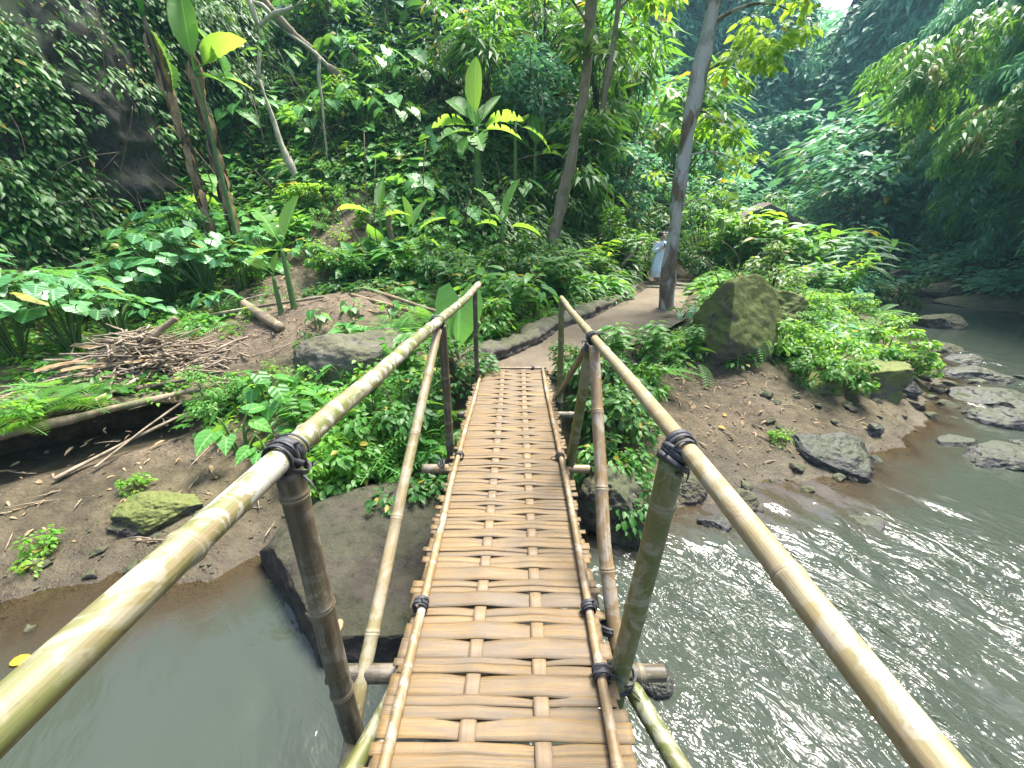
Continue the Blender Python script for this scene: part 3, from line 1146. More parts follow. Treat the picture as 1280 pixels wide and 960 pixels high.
# ------------------------------------------------------------------ the bamboo footbridge
bridge = empty('footbridge', (-.045, 4.2, 0), 0, 'narrow bamboo footbridge with a woven deck and lashed pole handrails crossing the stream', 'footbridge')
bpy.context.view_layer.update()
_BO = np.array([-.045, 4.2, 0.0])


def bamboo_pts(P, r0, r1, spacing=.3, seed=0, start=None, wob=.004, ridge=.09):
    ridge = ridge * 1.5
    """points, radii, node flags along a polyline (smoothed) with node rings"""
    g = np.random.default_rng(seed)
    P = np.array(P, float)
    seg = np.linalg.norm(np.diff(P, axis=0), axis=1)
    S = np.concatenate([[0], np.cumsum(seg)])
    Ln = S[-1]
    nodes = []
    s = g.uniform(.05, spacing) if start is None else start
    while s < Ln - .02:
        nodes.append(s)
        s += spacing * g.uniform(.85, 1.15)
    st = [(x, 0, 1.0) for x in np.arange(0, Ln, .05)]
    st = [q for q in st if all(abs(q[0] - n_) > .022 for n_ in nodes)]
    st += [(Ln, 0, 1.0)]
    for n_ in nodes:
        st += [(n_ - .018, .0, 1.0), (n_ - .008, .5, 1 + ridge * .6), (n_ - .003, .8, 1 + ridge), (n_, 1, 1 - ridge * .1), (n_ + .003, .8, 1 + ridge * .9), (n_ + .008, .5, 1 + ridge * .4), (n_ + .018, .0, 1.0)]
    st = sorted(q for q in st if 0 <= q[0] <= Ln)
    sa = np.array([q[0] for q in st])
    Q = np.stack([np.interp(sa, S, P[:, c]) for c in range(3)], 1)
    ph = g.uniform(0, 50)
    w = np.stack([sa * 1.2 + ph, 0 * sa, 0 * sa], 1)
    Q[:, 0] += wob * fbm(w, 1.3, 2, seed + 1)
    Q[:, 2] += wob * fbm(w, 1.3, 2, seed + 2)
    rad = (r0 + (r1 - r0) * sa / Ln) * np.array([q[2] for q in st])
    return Q, rad, sa, np.array([q[1] for q in st])


def pole(name, P, r0, r1, mat, parent=None, spacing=.3, seed=0, seg=22, wob=.004, ridge=.09, start=None):
    Q, rad, sa, nd = bamboo_pts(P, r0, r1, spacing, seed, start, wob, ridge)
    mb = MB()
    off = _BO if parent is not None else 0
    tube(mb, Q - off, rad, seg, along=sa, node=nd, ang0=-PI / 2)
    return mb.build(name, M[mat], parent)


def lashing(p, d, r, turns=4, width=.05, seed=0, parent=None, tails=2, thick=.0042):
    """strap of rubber wound round a joint at p, about axis d"""
    g = np.random.default_rng(seed)
    d = nrm(np.array(d, float))
    X = nrm(np.cross(d, [0.3, .2, 1]))
    Yv = np.cross(d, X)
    mb = MB()
    turns = turns + 1
    m_ = turns * 20
    t = np.linspace(0, turns * 2 * PI, m_)
    jit = np.cumsum(g.normal(size=m_)) * .0006
    wv = (t / t[-1] - .5) * width + .006 * np.sin(t * .5 + seed) + jit
    rr = r - .001 + .0035 * (.5 + .5 * np.sin(t * .37 + seed)) + np.linspace(0, .003, m_)
    hw = .0065 * (1 + .25 * np.sin(t * .8 + seed))
    tw = .35 * np.sin(t * .61 + seed)
    rad = X * np.cos(t)[:, None] + Yv * np.sin(t)[:, None]
    Pm = np.array(p) + rad * rr[:, None] + d * wv[:, None]
    ax = d * np.cos(tw)[:, None] + rad * np.sin(tw)[:, None]
    nn_ = rad * np.cos(tw)[:, None] - d * np.sin(tw)[:, None]
    V = np.stack([Pm - ax * hw[:, None], Pm - ax * hw[:, None] * .8 + nn_ * .0032, Pm + ax * hw[:, None] * .8 + nn_ * .0032, Pm + ax * hw[:, None], Pm - nn_ * .001], 1)
    i = np.arange(m_ - 1)[:, None] * 5
    j = np.arange(5)[None]
    k_ = (j + 1) % 5
    Q = np.stack([i + j, i + k_, i + 5 + k_, i + 5 + j], -1).reshape(-1, 4)
    mb.raw(V.reshape(-1, 3) - _BO, Q.ravel(), np.full(len(Q), 4))
    for k in range(tails):
        a = g.uniform(0, 6.28)
        s0 = np.array(p) + X * math.cos(a) * r + Yv * math.sin(a) * r
        dv = X * math.cos(a) + Yv * math.sin(a)
        e = s0 + dv * g.uniform(.02, .05) + d * g.uniform(-.04, .04) + np.array([0, 0, -g.uniform(.0, .05)])
        tube(mb, bez(s0, s0 + dv * .04, e, 6) - _BO, [thick, thick * 1.1, thick * .8, thick * .9, thick * .6, thick * .3], 5)
    return mb.build('lashing', M['rubber'], parent or bridge)


# woven deck ----------------------------------------------------------
XL, XR = -.415, .325
XA, XB = -.15, .085
Y0, Y1 = -1.6, 4.17
mb = MB()
g = np.random.default_rng(3)
ROW = .0635
nrow = int((Y1 - Y0) / ROW)
EDG = np.concatenate([[0], np.cumsum(ROW * g.uniform(.82, 1.18, nrow))])
EDG = Y0 + EDG * (Y1 - Y0) / EDG[-1]
ROW0 = ROW
prof = np.array([(-1, -.2), (-.97, .55), (-.5, .95), (0, 1.0), (.5, .95), (.97, .55), (1, -.2), (0, -.5)])


def strip(x0, x1, yc, w, th, zf, tint, slope=0.0, wv=.0, seedp=0.0):
    nx = 34
    x = np.linspace(x0, x1, nx)
    z = zf(x)
    y = yc + slope * (x - (x0 + x1) / 2) + wv * np.sin(x * 7 + seedp)
    ww = w * (1 + .06 * np.sin(x * 11 + seedp * 3))
    V = np.empty((nx, 8, 3))
    V[:, :, 0] = x[:, None]
    V[:, :, 1] = y[:, None] + ww[:, None] * .5 * prof[None, :, 0]
    V[:, :, 2] = z[:, None] + th * .5 * prof[None, :, 1]
    A = np.empty((nx, 8, 3))
    A[:, :, 0] = prof[None, :, 0]
    A[:, :, 1] = x[:, None]
    A[:, :, 2] = tint
    i = np.arange(nx - 1)[:, None] * 8
    j = np.arange(8)[None]
    k = (j + 1) % 8
    Q = np.stack([i + j, i + 8 + j, i + 8 + k, i + k], -1).reshape(-1, 4)
    Lq = np.concatenate([Q.ravel(), np.arange(8), (nx - 1) * 8 + np.arange(8)[::-1]])
    mb.raw(V.reshape(-1, 3) - _BO, Lq, np.concatenate([np.full(len(Q), 4), [8, 8]]), A.reshape(-1, 3))


for r in range(nrow):
    yc = (EDG[r] + EDG[r + 1]) / 2
    ROW = EDG[r + 1] - EDG[r]
    even = r % 2 == 0

    def zf(x, s=1 if even else -1, j=g.uniform(-.002, .002)):
        a = np.exp(-((x - XA) / .07) ** 2)
        c = np.exp(-((x - XB) / .07) ** 2)
        e = np.exp(-((x - XL) / .06) ** 2) + np.exp(-((x - XR) / .06) ** 2)
        return -.006 + j + .0092 * s * (c - a) - .004 * e
    kind = g.random()
    ext = lambda: (XL - g.uniform(.02, .06), XR + g.uniform(.02, .06))
    sp = g.uniform(0, 9)
    if kind < .24:
        a, c = ext()
        strip(a, c, yc + g.normal() * .002, ROW * 1.05, .010, zf, g.random(), g.normal() * .006, .0012, sp)
    else:
        f = g.uniform(.4, .6)
        a, c = ext()
        strip(a, c, yc - ROW * (1 - f) * .5 + g.normal() * .0012, ROW * f * 1.06, .010, zf, g.random(), g.normal() * .008, .0015, sp)
        a, c = ext()
        z2 = g.uniform(-.002, .003)
        strip(a, c, yc + ROW * f * .5 + g.normal() * .0012, ROW * (1 - f) * 1.06, .010, lambda x: zf(x) + z2, g.random(), g.normal() * .008, .0015, sp + g.normal() * .2)
deck = mb.build('woven_deck', M['strip'], bridge)

for xc in (XA, XB):
    mb = MB()
    ny = int((Y1 - Y0) / .016)
    y = np.linspace(Y0, Y1 - .01, ny)
    s = 1 if xc == XA else -1
    ph = (np.interp(y, EDG, np.arange(nrow + 1)) - .5) * PI
    z = -.004 + .0075 * s * np.cos(ph)
    hw = .026 * (1 + .05 * np.sin(y * 3))
    V = np.empty((ny, 8, 3))
    V[:, :, 0] = xc + .006 * np.sin(y * 1.3 + xc * 9)[:, None] + hw[:, None] * prof[None, :, 0]
    V[:, :, 1] = y[:, None]
    V[:, :, 2] = z[:, None] + .0055 * prof[None, :, 1]
    A = np.empty((ny, 8, 3))
    A[:, :, 0] = prof[None, :, 0]
    A[:, :, 1] = y[:, None]
    A[:, :, 2] = .37 if xc == XA else .71
    i = np.arange(ny - 1)[:, None] * 8
    j = np.arange(8)[None]
    k = (j + 1) % 8
    Q = np.stack([i + j, i + k, i + 8 + k, i + 8 + j], -1).reshape(-1, 4)
    mb.raw(V.reshape(-1, 3) - _BO, np.concatenate([Q.ravel(), np.arange(8)[::-1], (ny - 1) * 8 + np.arange(8)]), np.concatenate([np.full(len(Q), 4), [8, 8]]), A.reshape(-1, 3))
    mb.build('lengthwise_strip', M['strip_long'], bridge)

# edge poles clamped on top of the mat, bearers beneath
for xe, sd in ((XL + .012, 1), (XR - .012, 2)):
    Pp = [(xe + (.010 if sd == 1 else -.008) * math.sin(q * 2.2), q, .024) for q in np.linspace(Y0, Y1, 9)]
    pole('edge_pole', Pp, .02, .016, 'bam_tan', bridge, .34, 20 + sd, 16, .004)
    pole('bearer', [(xe - (.03 if sd == 1 else -.03), Y0, -.045), (xe - (.01 if sd == 1 else -.01), Y1, -.04)], .03, .026, 'bam_dark', bridge, .36, 24 + sd, 14)
pole('end_strip', [(XL - .02, Y1 + .012, .012), (XR + .03, Y1 + .012, .012)], .016, .014, 'bam_tan', bridge, .25, 31, 12, .002)
for yb, x0, x1, sd, mt in ((.92, -.72, .58, 41, 'bam_dark'), (2.28, -.67, .53, 42, 'bam_tan'), (3.15, -.55, .56, 43, 'bam_dark'), (4.05, -.62, .62, 44, 'bam_dark'), (-.5, -.75, .7, 45, 'bam_dark')):
    pole('cross_pole', [(x0, yb, -.088), (x1, yb + .02, -.088)], .034, .03, mt, bridge, .3, sd, 16)

# handrails
hl = pole('handrail', [(-.615, -1.2, .955), (-.608, .1, .965), (-.60, .82, .97), (-.535, 1.9, .965), (-.495, 2.6, .965), (-.445, 3.35, .955), (-.415, 3.75, .985), (-.395, 4.02, 1.0)], .033, .031, 'bam_rail', bridge, .42, 54, 28, .006, .10)
hr = pole('handrail', [(.46, -1.2, .965), (.452, .2, .97), (.452, .9, .965), (.425, 1.9, .965), (.385, 3.3, .97)], .027, .021, 'bam_rail2', bridge, .4, 53, 26, .004, .09)

# posts (feet stand in the stream bed or the bank) and diagonal braces
def foot(x, y):
    return h1(x, y) - .12


pole('post', [(-.575, .82, foot(-.6, .8)), (-.60, .80, -.1), (-.595, .82, .925)], .037, .034, 'bam_dark', bridge, .36, 61, 20, .006)
pole('post', [(.385, .93, foot(.39, .9)), (.39, .90, -.1), (.425, .875, .925)], .038, .034, 'bam_green', bridge, .42, 62, 22, .004, .1, .25)
pole('post', [(-.50, 2.56, foot(-.5, 2.5)), (-.505, 2.5, .0), (-.495, 2.46, .925)], .031, .029, 'bam_dark', bridge, .4, 63, 16)
pole('post', [(-.43, 3.85, foot(-.43, 3.8)), (-.425, 3.82, .0), (-.415, 3.8, .96)], .024, .023, 'bam_black', bridge, .38, 64, 14)
pole('post', [(.40, 2.5, foot(.4, 2.5)), (.40, 2.33, -.1), (.405, 2.0, .94)], .036, .03, 'bam_green', bridge, .5, 65, 18)
pole('post', [(.43, 3.36, foot(.43, 3.4)), (.42, 3.32, 0), (.388, 3.26, .95)], .029, .026, 'bam_green', bridge, .33, 66, 16)
pole('brace', [(-.62, .66, -.42), (-.585, .88, -.1), (-.51, 2.38, .91)], .028, .026, 'bam_rail2', bridge, .42, 71, 18)
pole('brace', [(.43, 1.02, -.14), (.40, 1.3, .22), (.415, 1.93, .93)], .032, .028, 'bam_tan', bridge, .4, 72, 18)
pole('brace', [(.415, 3.5, -.06), (.41, 2.15, .86)], .021, .021, 'bam_dark', bridge, .4, 73, 14)
pole('brace', [(.44, .93, -.115), (.80, .0, -.12), (.95, -.4, -.12)], .034, .036, 'bam_green', bridge, .36, 74, 18)
pole('brace', [(-.35, 1.35, -.10), (-.46, .84, -.115), (-.60, .45, -.13), (-.72, -.2, -.14)], .03, .034, 'bam_green', bridge, .34, 75, 18)

lashing((-.60, .83, .965), (.06, 1, 0), .037, 5, .07, 1, hl)
lashing((-.597, .835, .925), (.5, .45, .8), .041, 3, .05, 2, hl, 3)
lashing((.447, .885, .965), (0, 1, 0), .031, 4, .05, 3, hr, 1)
lashing((.435, .88, .93), (.55, .2, .8), .041, 4, .05, 4, hr, 3)
lashing((.42, 2.0, .965), (0, 1, 0), .031, 4, .06, 5, hr, 3)
lashing((.412, 1.98, .92), (.3, -.3, .9), .037, 3, .04, 6, hr, 2)
lashing((-.52, 2.43, .95), (.1, 1, .3), .041, 3, .05, 7, hl, 1)
lashing((XL + .012, 1.13, .024), (0, 1, 0), .027, 3, .028, 8, None, 1)
lashing((XR - .012, 1.13, .024), (0, 1, 0), .026, 4, .03, 9, None, 3)
lashing((.40, 1.10, -.06), (.1, .5, .8), .037, 3, .035, 10, None, 1)
lashing((XR - .012, .87, .024), (0, 1, 0), .027, 3, .04, 11, None, 2)
lashing((.40, .915, -.07), (.2, .1, 1), .047, 5, .07, 12, None, 4)
lashing((XL + .012, 2.28, .022), (0, 1, 0), .026, 2, .02, 13, None, 1)
lashing((XR - .012, 2.28, .022), (0, 1, 0), .026, 2, .02, 14, None, 1)
lashing((-.53, 2.30, -.07), (1, 0, .3), .038, 3, .04, 15, None, 2)
lashing((.41, 3.32, -.05), (.2, 0, 1), .034, 3, .04, 16, None, 3)
lashing((-.27, Y1 + .012, .012), (1, 0, 0), .018, 3, .03, 17, None, 1)
lashing((.19, Y1 + .012, .012), (1, 0, 0), .018, 2, .02, 18, None, 1)

# ------------------------------------------------------------------ plant kinds (each kind is built once, then copied)
PROTO = {}


def crown(mb, tpl, c, R, n, size, ncl=10, seed=0, up=.45, droop=.25, wid=1.0, core=.45, tint0=None):
    """leaves gathered in uneven clumps spread through a crown's volume"""
    g = np.random.default_rng(seed)
    c = np.array(c, float)
    R = np.array(R, float)
    cl = rdir(ncl, 0, g) * (core + (1 - core) * g.random((ncl, 1))) * R + c
    cr = g.uniform(.22, .5, ncl) * R.mean()
    k = g.integers(0, ncl, n)
    off = rdir(n, 0, g) * (g.random((n, 1)) ** .45)
    off[:, 2] *= .7
    P = cl[k] + off * cr[k][:, None]
    out = nrm(off + .35 * nrm(cl[k] - c) + g.normal(size=(n, 3)) * .3)
    D = out.copy()
    D[:, 2] = D[:, 2] * .4 - droop
    N = nrm(off * .5 + np.array([0, 0, up + .4]) + g.normal(size=(n, 3)) * .35)
    t = np.clip(g.random(n) * .7 + (g.random(ncl) * .3)[k], 0, 1)
    mb.inst(tpl, P, D, N, size * g.uniform(.65, 1.25, n), t, wid)
    return cl


def P_shrub(key, name, mat, tpl, size, R, n, seed, ncl=12, stem='stem_brown', droop=.25, wid=1.0):
    r = empty(name, (0, 0, -500))
    mb = MB()
    cl = crown(mb, tpl, (0, 0, R[2] * .95), R, n, size, ncl, seed, droop=droop, wid=wid)
    mb.build('foliage', M[mat], r)
    mb = MB()
    for p in cl:
        tube(mb, bez((0, 0, -.12), (p[0] * .25, p[1] * .25, p[2] * .7), p, 6), np.linspace(.016, .004, 6) * (R[2] / .5) ** .5, 5)
    mb.build('stem', M[stem], r)
    PROTO[key] = [r, False]


def P_taro(key, name, mat, tpl, nl, hgt, size, seed, spread=.5, yel=0):
    g = np.random.default_rng(seed)
    r = empty(name, (0, 0, -500))
    ml, ms = MB(), MB()
    for k in range(nl):
        a = k * 2.4 + g.uniform(-.5, .5)
        f = g.uniform(.55, 1.0)
        out = spread * g.uniform(.4, 1.1) * (1.25 - f * .6)
        top = np.array([math.cos(a) * out, math.sin(a) * out, hgt * f])
        b0 = np.array([math.cos(a) * .05, math.sin(a) * .05, -.06])
        tube(ms, bez(b0, (top[0] * .25, top[1] * .25, top[2] * .8), top, 7), np.linspace(.014, .006, 7), 6)
        d = np.array([math.cos(a + g.uniform(-.5, .5)), math.sin(a + g.uniform(-.5, .5)), -g.uniform(.0, 1.0)])
        n_ = np.array([math.cos(a) * .45 + g.normal() * .2, math.sin(a) * .45 + g.normal() * .2, 1])
        ml.inst(tpl, top[None], d[None], n_[None], [size * g.uniform(.65, 1.15)], [g.random() * .97], [g.uniform(.85, 1.1)])
    ml.build('foliage', M[mat], r)
    ms.build('stem', M['stem'], r)
    PROTO[key] = [r, False]


def P_fern(key, name, mat, tpl, n, size, seed, lift=.55, wid=1.0):
    g = np.random.default_rng(seed)
    r = empty(name, (0, 0, -500))
    mb = MB()
    a = np.arange(n) * 2.4 + g.uniform(-.4, .4, n)
    el = g.uniform(.15, 1.15, n)
    D = np.stack([np.cos(a) * np.cos(el), np.sin(a) * np.cos(el), np.sin(el) * lift], 1)
    N = np.stack([-np.cos(a) * .35, -np.sin(a) * .35, np.ones(n)], 1)
    P = np.stack([np.cos(a) * .03, np.sin(a) * .03, g.uniform(0, .05, n)], 1)
    mb.inst(tpl, P, D, N, size * g.uniform(.6, 1.15, n), g.random(n), wid)
    mb.build('foliage', M[mat], r)
    PROTO[key] = [r, False]


def P_ginger(key, name, mat, nc, hgt, ln, seed, lean=.45, tpl=None, nl=11, wid=1.0):
    """leafy canes with long leaves in two rows"""
    g = np.random.default_rng(seed)
    r = empty(name, (0, 0, -500))
    ml, ms = MB(), MB()
    for k in range(nc):
        a = g.uniform(0, 6.28)
        h = hgt * g.uniform(.6, 1.05)
        tip = np.array([math.cos(a) * h * lean * g.uniform(.4, 1.2), math.sin(a) * h * lean * g.uniform(.4, 1.2), h])
        b0 = np.array([g.normal() * .12, g.normal() * .12, -.05])
        Pc = bez(b0, (b0[0] * .9 + tip[0] * .2, b0[1] * .9 + tip[1] * .2, h * .7), tip, 14)
        tube(ms, Pc, np.linspace(.013, .004, 14), 5)
        t = np.linspace(.28, 1, nl)
        i = t * 13
        q = np.stack([np.interp(i, np.arange(14), Pc[:, c]) for c in range(3)], 1)
        side = np.where(np.arange(nl) % 2, 1, -1)
        perp = np.array([-math.sin(a), math.cos(a), 0])
        D = side[:, None] * perp[None] * .8 + np.array([math.cos(a), math.sin(a), 0]) * .45 + np.array([0, 0, .15]) + g.normal(size=(nl, 3)) * .16
        N = np.stack([np.cos(a) * np.ones(nl) * .3, np.sin(a) * np.ones(nl) * .3, np.ones(nl)], 1)
        ml.inst(tpl or MIDL, q, D, N, ln * g.uniform(.7, 1.15, nl), g.random(nl), wid)
    ml.build('foliage', M[mat], r)
    ms.build('stem', M['stem'], r)
    PROTO[key] = [r, False]


def place(key, loc, label, cat='plant', rz=None, s=1.0, tilt=(0, 0), group=None):
    r, used = PROTO[key]
    rz = random.uniform(0, 6.28) if rz is None else rz
    if not used:
        PROTO[key][1] = True
        o = r
        o.location = loc
        o.rotation_euler = (tilt[0], tilt[1], rz)
        o.scale = (s, s, s)
    else:
        o = dup(r, loc, rz, s, tilt=tilt)
        if 'group' in o:
            del o['group']
    tag(o, label, cat, group)
    return o


P_taro('taro_tall', 'elephant_ear_plant', 'leaf_taro', LOBED, 36, 1.2, .30, 1, .9)
P_taro('taro_mid', 'elephant_ear_plant', 'leaf_taro', LOBED, 32, .95, .27, 2, .75)
P_taro('taro_low', 'elephant_ear_plant', 'leaf_taro', HEART, 12, .6, .26, 3, .45)
P_taro('taro_small', 'elephant_ear_plant', 'leaf_vine', HEART, 6, .32, .17, 4, .22)
P_taro('vine_heart', 'heart_leaf_plant', 'leaf_vine', HEART, 18, .75, .27, 5, .7)
P_shrub('broad', 'broadleaf_shrub', 'leaf_mid', OVAL, .105, (.55, .55, .45), 800, 11, 16)
P_shrub('broad_dark', 'broadleaf_shrub', 'leaf_dark', OVAL, .115, (.6, .6, .55), 850, 12, 16)
P_shrub('broad_bright', 'broadleaf_shrub', 'leaf_bright', OVAL, .09, (.45, .45, .38), 700, 13, 14)
P_shrub('low_bright', 'seedling_clump', 'leaf_bright', OVAL, .085, (.3, .3, .2), 220, 14)
P_shrub('low_lime', 'seedling_clump', 'leaf_lime', OVAL, .09, (.22, .22, .18), 70, 15)
P_shrub('small_leaf', 'small_leaf_bush', 'leaf_fern', OVAL2, .045, (.34, .34, .3), 1100, 16)
P_shrub('tall_dark', 'tall_shrub', 'leaf_dark', LANCE, .3, (.95, .95, 1.2), 650, 17, 18)
P_shrub('tall_mid', 'tall_shrub', 'leaf_mid', LANCE, .28, (.9, .9, 1.2), 650, 18, 18)
P_shrub('tall_olive', 'tall_shrub', 'leaf_olive', OVAL2, .16, (.8, .8, 1.0), 1000, 19, 18)
P_fern('fern', 'fern', 'leaf_fern', FERN, 17, .66, 21, .75)
P_fern('fern_big', 'fern', 'leaf_fern', FERN, 16, .85, 22)
P_fern('palm', 'palm_seedling', 'leaf_mid', PALMF, 9, .6, 23, 1.0)
P_fern('grassy', 'grass_tuft', 'leaf_bright', GRASSB, 26, .32, 24, .9)
P_ginger('ginger', 'ginger_plant', 'leaf_bright', 9, 1.15, .36, 31)
P_ginger('ginger_mid', 'ginger_plant', 'leaf_mid', 9, 1.25, .42, 32, .6)
P_ginger('ginger_big', 'ginger_plant', 'leaf_taro', 6, 1.3, .75, 33, .5, PALML, 8, 1.5)
P_ginger('cane', 'leafy_cane_plant', 'leaf_mid', 10, .75, .26, 34, .5)
P_ginger('cane_dark', 'leafy_cane_plant', 'leaf_dark', 12, .8, .3, 35, .55)
P_ginger('ti', 'ti_plant', 'leaf_red', 3, .6, .3, 36, .2, None, 12)


def gz(u, v, lift=0.0):
    p = G(u, v)
    return (p[0], p[1], p[2] + lift)


def put(key, u, v, label, s=1.0, **k):
    p = G(u, v)
    if p is None:
        print('no ground', key, u, v)
        return
    return place(key, (p[0], p[1], p[2] - .02), label, s=s, **k)


# bananas ---------------------------------------------------------------
def banana(loc, stem_h, stem_r, leaves, label, name='banana_plant', seed=0, lean=(0, 0), stem_mat='stem', stem_parts=True):
    """leaves: (azimuth deg, elevation deg, length, upright?, petiole)"""
    g = np.random.default_rng(seed)
    r = empty(name, loc, 0, label, 'banana plant')
    mb = MB()
    top = np.array([lean[0], lean[1], stem_h])
    Pc = bez((0, 0, -.15), (0, 0, stem_h * .5), top, 10)
    rad = np.linspace(stem_r * 1.25, stem_r * .6, 10)
    tube(mb, Pc, rad, 12)
    mb.build('stem', M[stem_mat], r)
    if stem_mat == 'bark_dark':
        mb = MB()
        n = 90
        i_ = g.uniform(1, 8.5, n)
        Pn = np.stack([np.interp(i_, np.arange(10), Pc[:, c]) for c in range(3)], 1)
        aa = g.uniform(0, 6.28, n)
        o_ = np.stack([np.cos(aa), np.sin(aa), np.zeros(n)], 1)
        mb.inst(LANCE, Pn + o_ * stem_r * .9, o_ * .35 + [0, 0, -1], o_ + [0, 0, .2], g.uniform(.2, .6, n), g.random(n), 1.2)
        mb.build('dry_sheath', M['husk'], r)
    for k, q in enumerate(leaves):
        az, el, ln, upr = q[:4]
        pt = q[4] if len(q) > 4 else ln * .3
        a, e = math.radians(az), math.radians(el)
        d = np.array([math.sin(a) * math.cos(e), math.cos(a) * math.cos(e), math.sin(e)])
        n_ = np.array([-math.sin(a) * math.sin(e), -math.cos(a) * math.sin(e), math.cos(e)]) + g.normal(size=3) * .25
        mb = MB()
        b0 = top + np.array([0, 0, -.03 * k])
        b1 = b0 + (d * .75 + np.array([0, 0, .25])) * pt
        tube(mb, bez(b0, b0 + np.array([0, 0, pt * .4]), b1, 6), np.linspace(.028, .014, 6) * max(.5, ln), 6, along=np.zeros(6))
        mb.inst(BANANA_UP if upr else (BANANA_TORN if (k + seed) % 3 else BANANA), b1[None], d[None], n_[None], [ln], [q[5] if len(q) > 5 else g.random()], [g.uniform(1.1, 1.4) * (q[6] if len(q) > 6 else 1)])
        lf = mb.build('leaf', M['leaf_banana' if len(q) <= 7 else q[7]], r)
        if len(q) > 7 and q[7] == 'leaf_lime':
            lf['label'] = 'yellowing leaf'
    return r


def bloc(u, v):
    p = G(u, v)
    return (p[0], p[1], p[2])


banana(bloc(368, 385), .95, .045, [(-62, 52, .62, 0, .2), (38, 62, .72, 1, .22, .9), (-80, -5, .45, 0, .15), (120, 5, .35, 0, .15)], 'young banana plant with two raised leaves beside the sawn log', seed=2)
banana(bloc(352, 392), .6, .04, [(-70, 20, .5, 0, .2), (20, 65, .35, 1, .1)], 'short banana shoot with a drooping grey-green leaf beside the sawn log', seed=3)
banana(bloc(293, 300), .8, .05, [(-50, 45, .95, 0, .2, .8), (35, 70, .7, 1, .2), (140, 20, .6, 0, .2), (-110, 15, .6, 0, .2)], 'young banana plant rising out of the lobed leaves below the rock face', seed=4)
banana(bloc(480, 318), .8, .05, [(12, 66, .7, 1, .2, .95), (-80, 12, .85, 0, .25), (95, 10, .6, 0, .2), (60, 35, .5, 0, .2)], 'thin banana plant on the bare slope with one upright bright leaf', seed=5)
banana(bloc(515, 318), .42, .05, [(-25, 62, .75, 1, .25, .9, 1.15, 'leaf_lime'), (35, 52, .8, 1, .25), (-100, -18, .7, 0, .1, .5, 1.2, 'leaf_lime'), (70, 30, .8, 0, .25), (100, -10, .7, 0, .2), (160, -5, .6, 0, .2)], 'banana clump with one broad yellow leaf standing up', seed=6)
banana(bloc(628, 322), .75, .055, [(-55, 50, .95, 0, .3), (50, 62, .95, 1, .3, .9), (90, -10, .8, 0, .3), (-120, 10, .6, 0, .2), (15, 50, .6, 1, .2)], 'banana plant with leaves spread like a fan left of the mid trunk', seed=7)
banana(bloc(598, 252), 1.75, .10, [(4, 82, 1.25, 1, .35, .95, .9), (-55, 38, 1.05, 0, .35, .8, .9), (-75, 8, 1.0, 0, .35, .3), (75, 15, 1.0, 0, .4), (55, 48, .9, 1, .35), (100, -5, 1.0, 0, .35), (-130, -10, 1.0, 0, .3), (-160, -30, .9, 0, .3), (170, -20, 1.0, 0, .3), (25, 62, .7, 1, .3), (-25, 66, .8, 1, .3)], 'large banana plant with a tall glowing centre leaf on the slope', seed=8)
banana(bloc(668, 236), 1.0, .07, [(-15, 70, .9, 1, .3, .9), (20, 60, 1.0, 1, .3), (-80, 30, .9, 0, .3), (70, 10, 1.0, 0, .3), (110, -5, .8, 0, .3)], 'banana plant just left of the mid trunk, behind the fan-leaved one', seed=9)
banana(bloc(644, 250), 1.9, .06, [(10, 15, .95, 0, .3, .9, 1.3), (80, -25, 1.0, 0, .3), (-60, 10, .8, 0, .3)], 'thin-stemmed banana plant with a broad backlit leaf beside the large one', seed=12)
# tall old bananas against the left rock face
_bx = float(at_y(277, 225, 9.4)[0])
banana((_bx, 9.4, h1(_bx, 9.4)), 4.5, .085, [(-10, 60, 1.9, 1, .5, .9), (70, 55, 1.7, 0, .5), (100, 45, 1.5, 0, .4), (-90, 50, 1.6, 0, .5), (75, -60, 1.15, 0, .35)], 'tall old banana plant with a shaggy brown stem against the rock face', seed=10, lean=(.1, -.1), stem_mat='bark_dark')
_bx = float(at_y(247, 225, 9.3)[0])
banana((_bx, 9.3, h1(_bx, 9.3)), 4.4, .055, [(10, 75, 1.7, 1, .4, .9), (-40, 50, 1.6, 0, .4), (120, 40, 1.3, 0, .4), (60, -78, 1.1, 0, .3, .9)], 'slender dark banana stem left of the shaggy one', seed=11, lean=(-.1, -.1), stem_mat='bark_dark')

_bx = float(at_y(282, 240, 9.1)[0])
banana((_bx, 9.1, h1(_bx, 9.1)), float(at_y(275, 92, 9.1)[2]) - h1(_bx, 9.1), .04, [(-12, 80, 1.15, 1, .3, .95, .9), (70, 35, .95, 0, .3, .2, 1), (100, -20, .8, 0, .3), (40, 5, .8, 0, .3)], 'slim banana plant with one bright upright leaf beside the shaggy stem', seed=14)
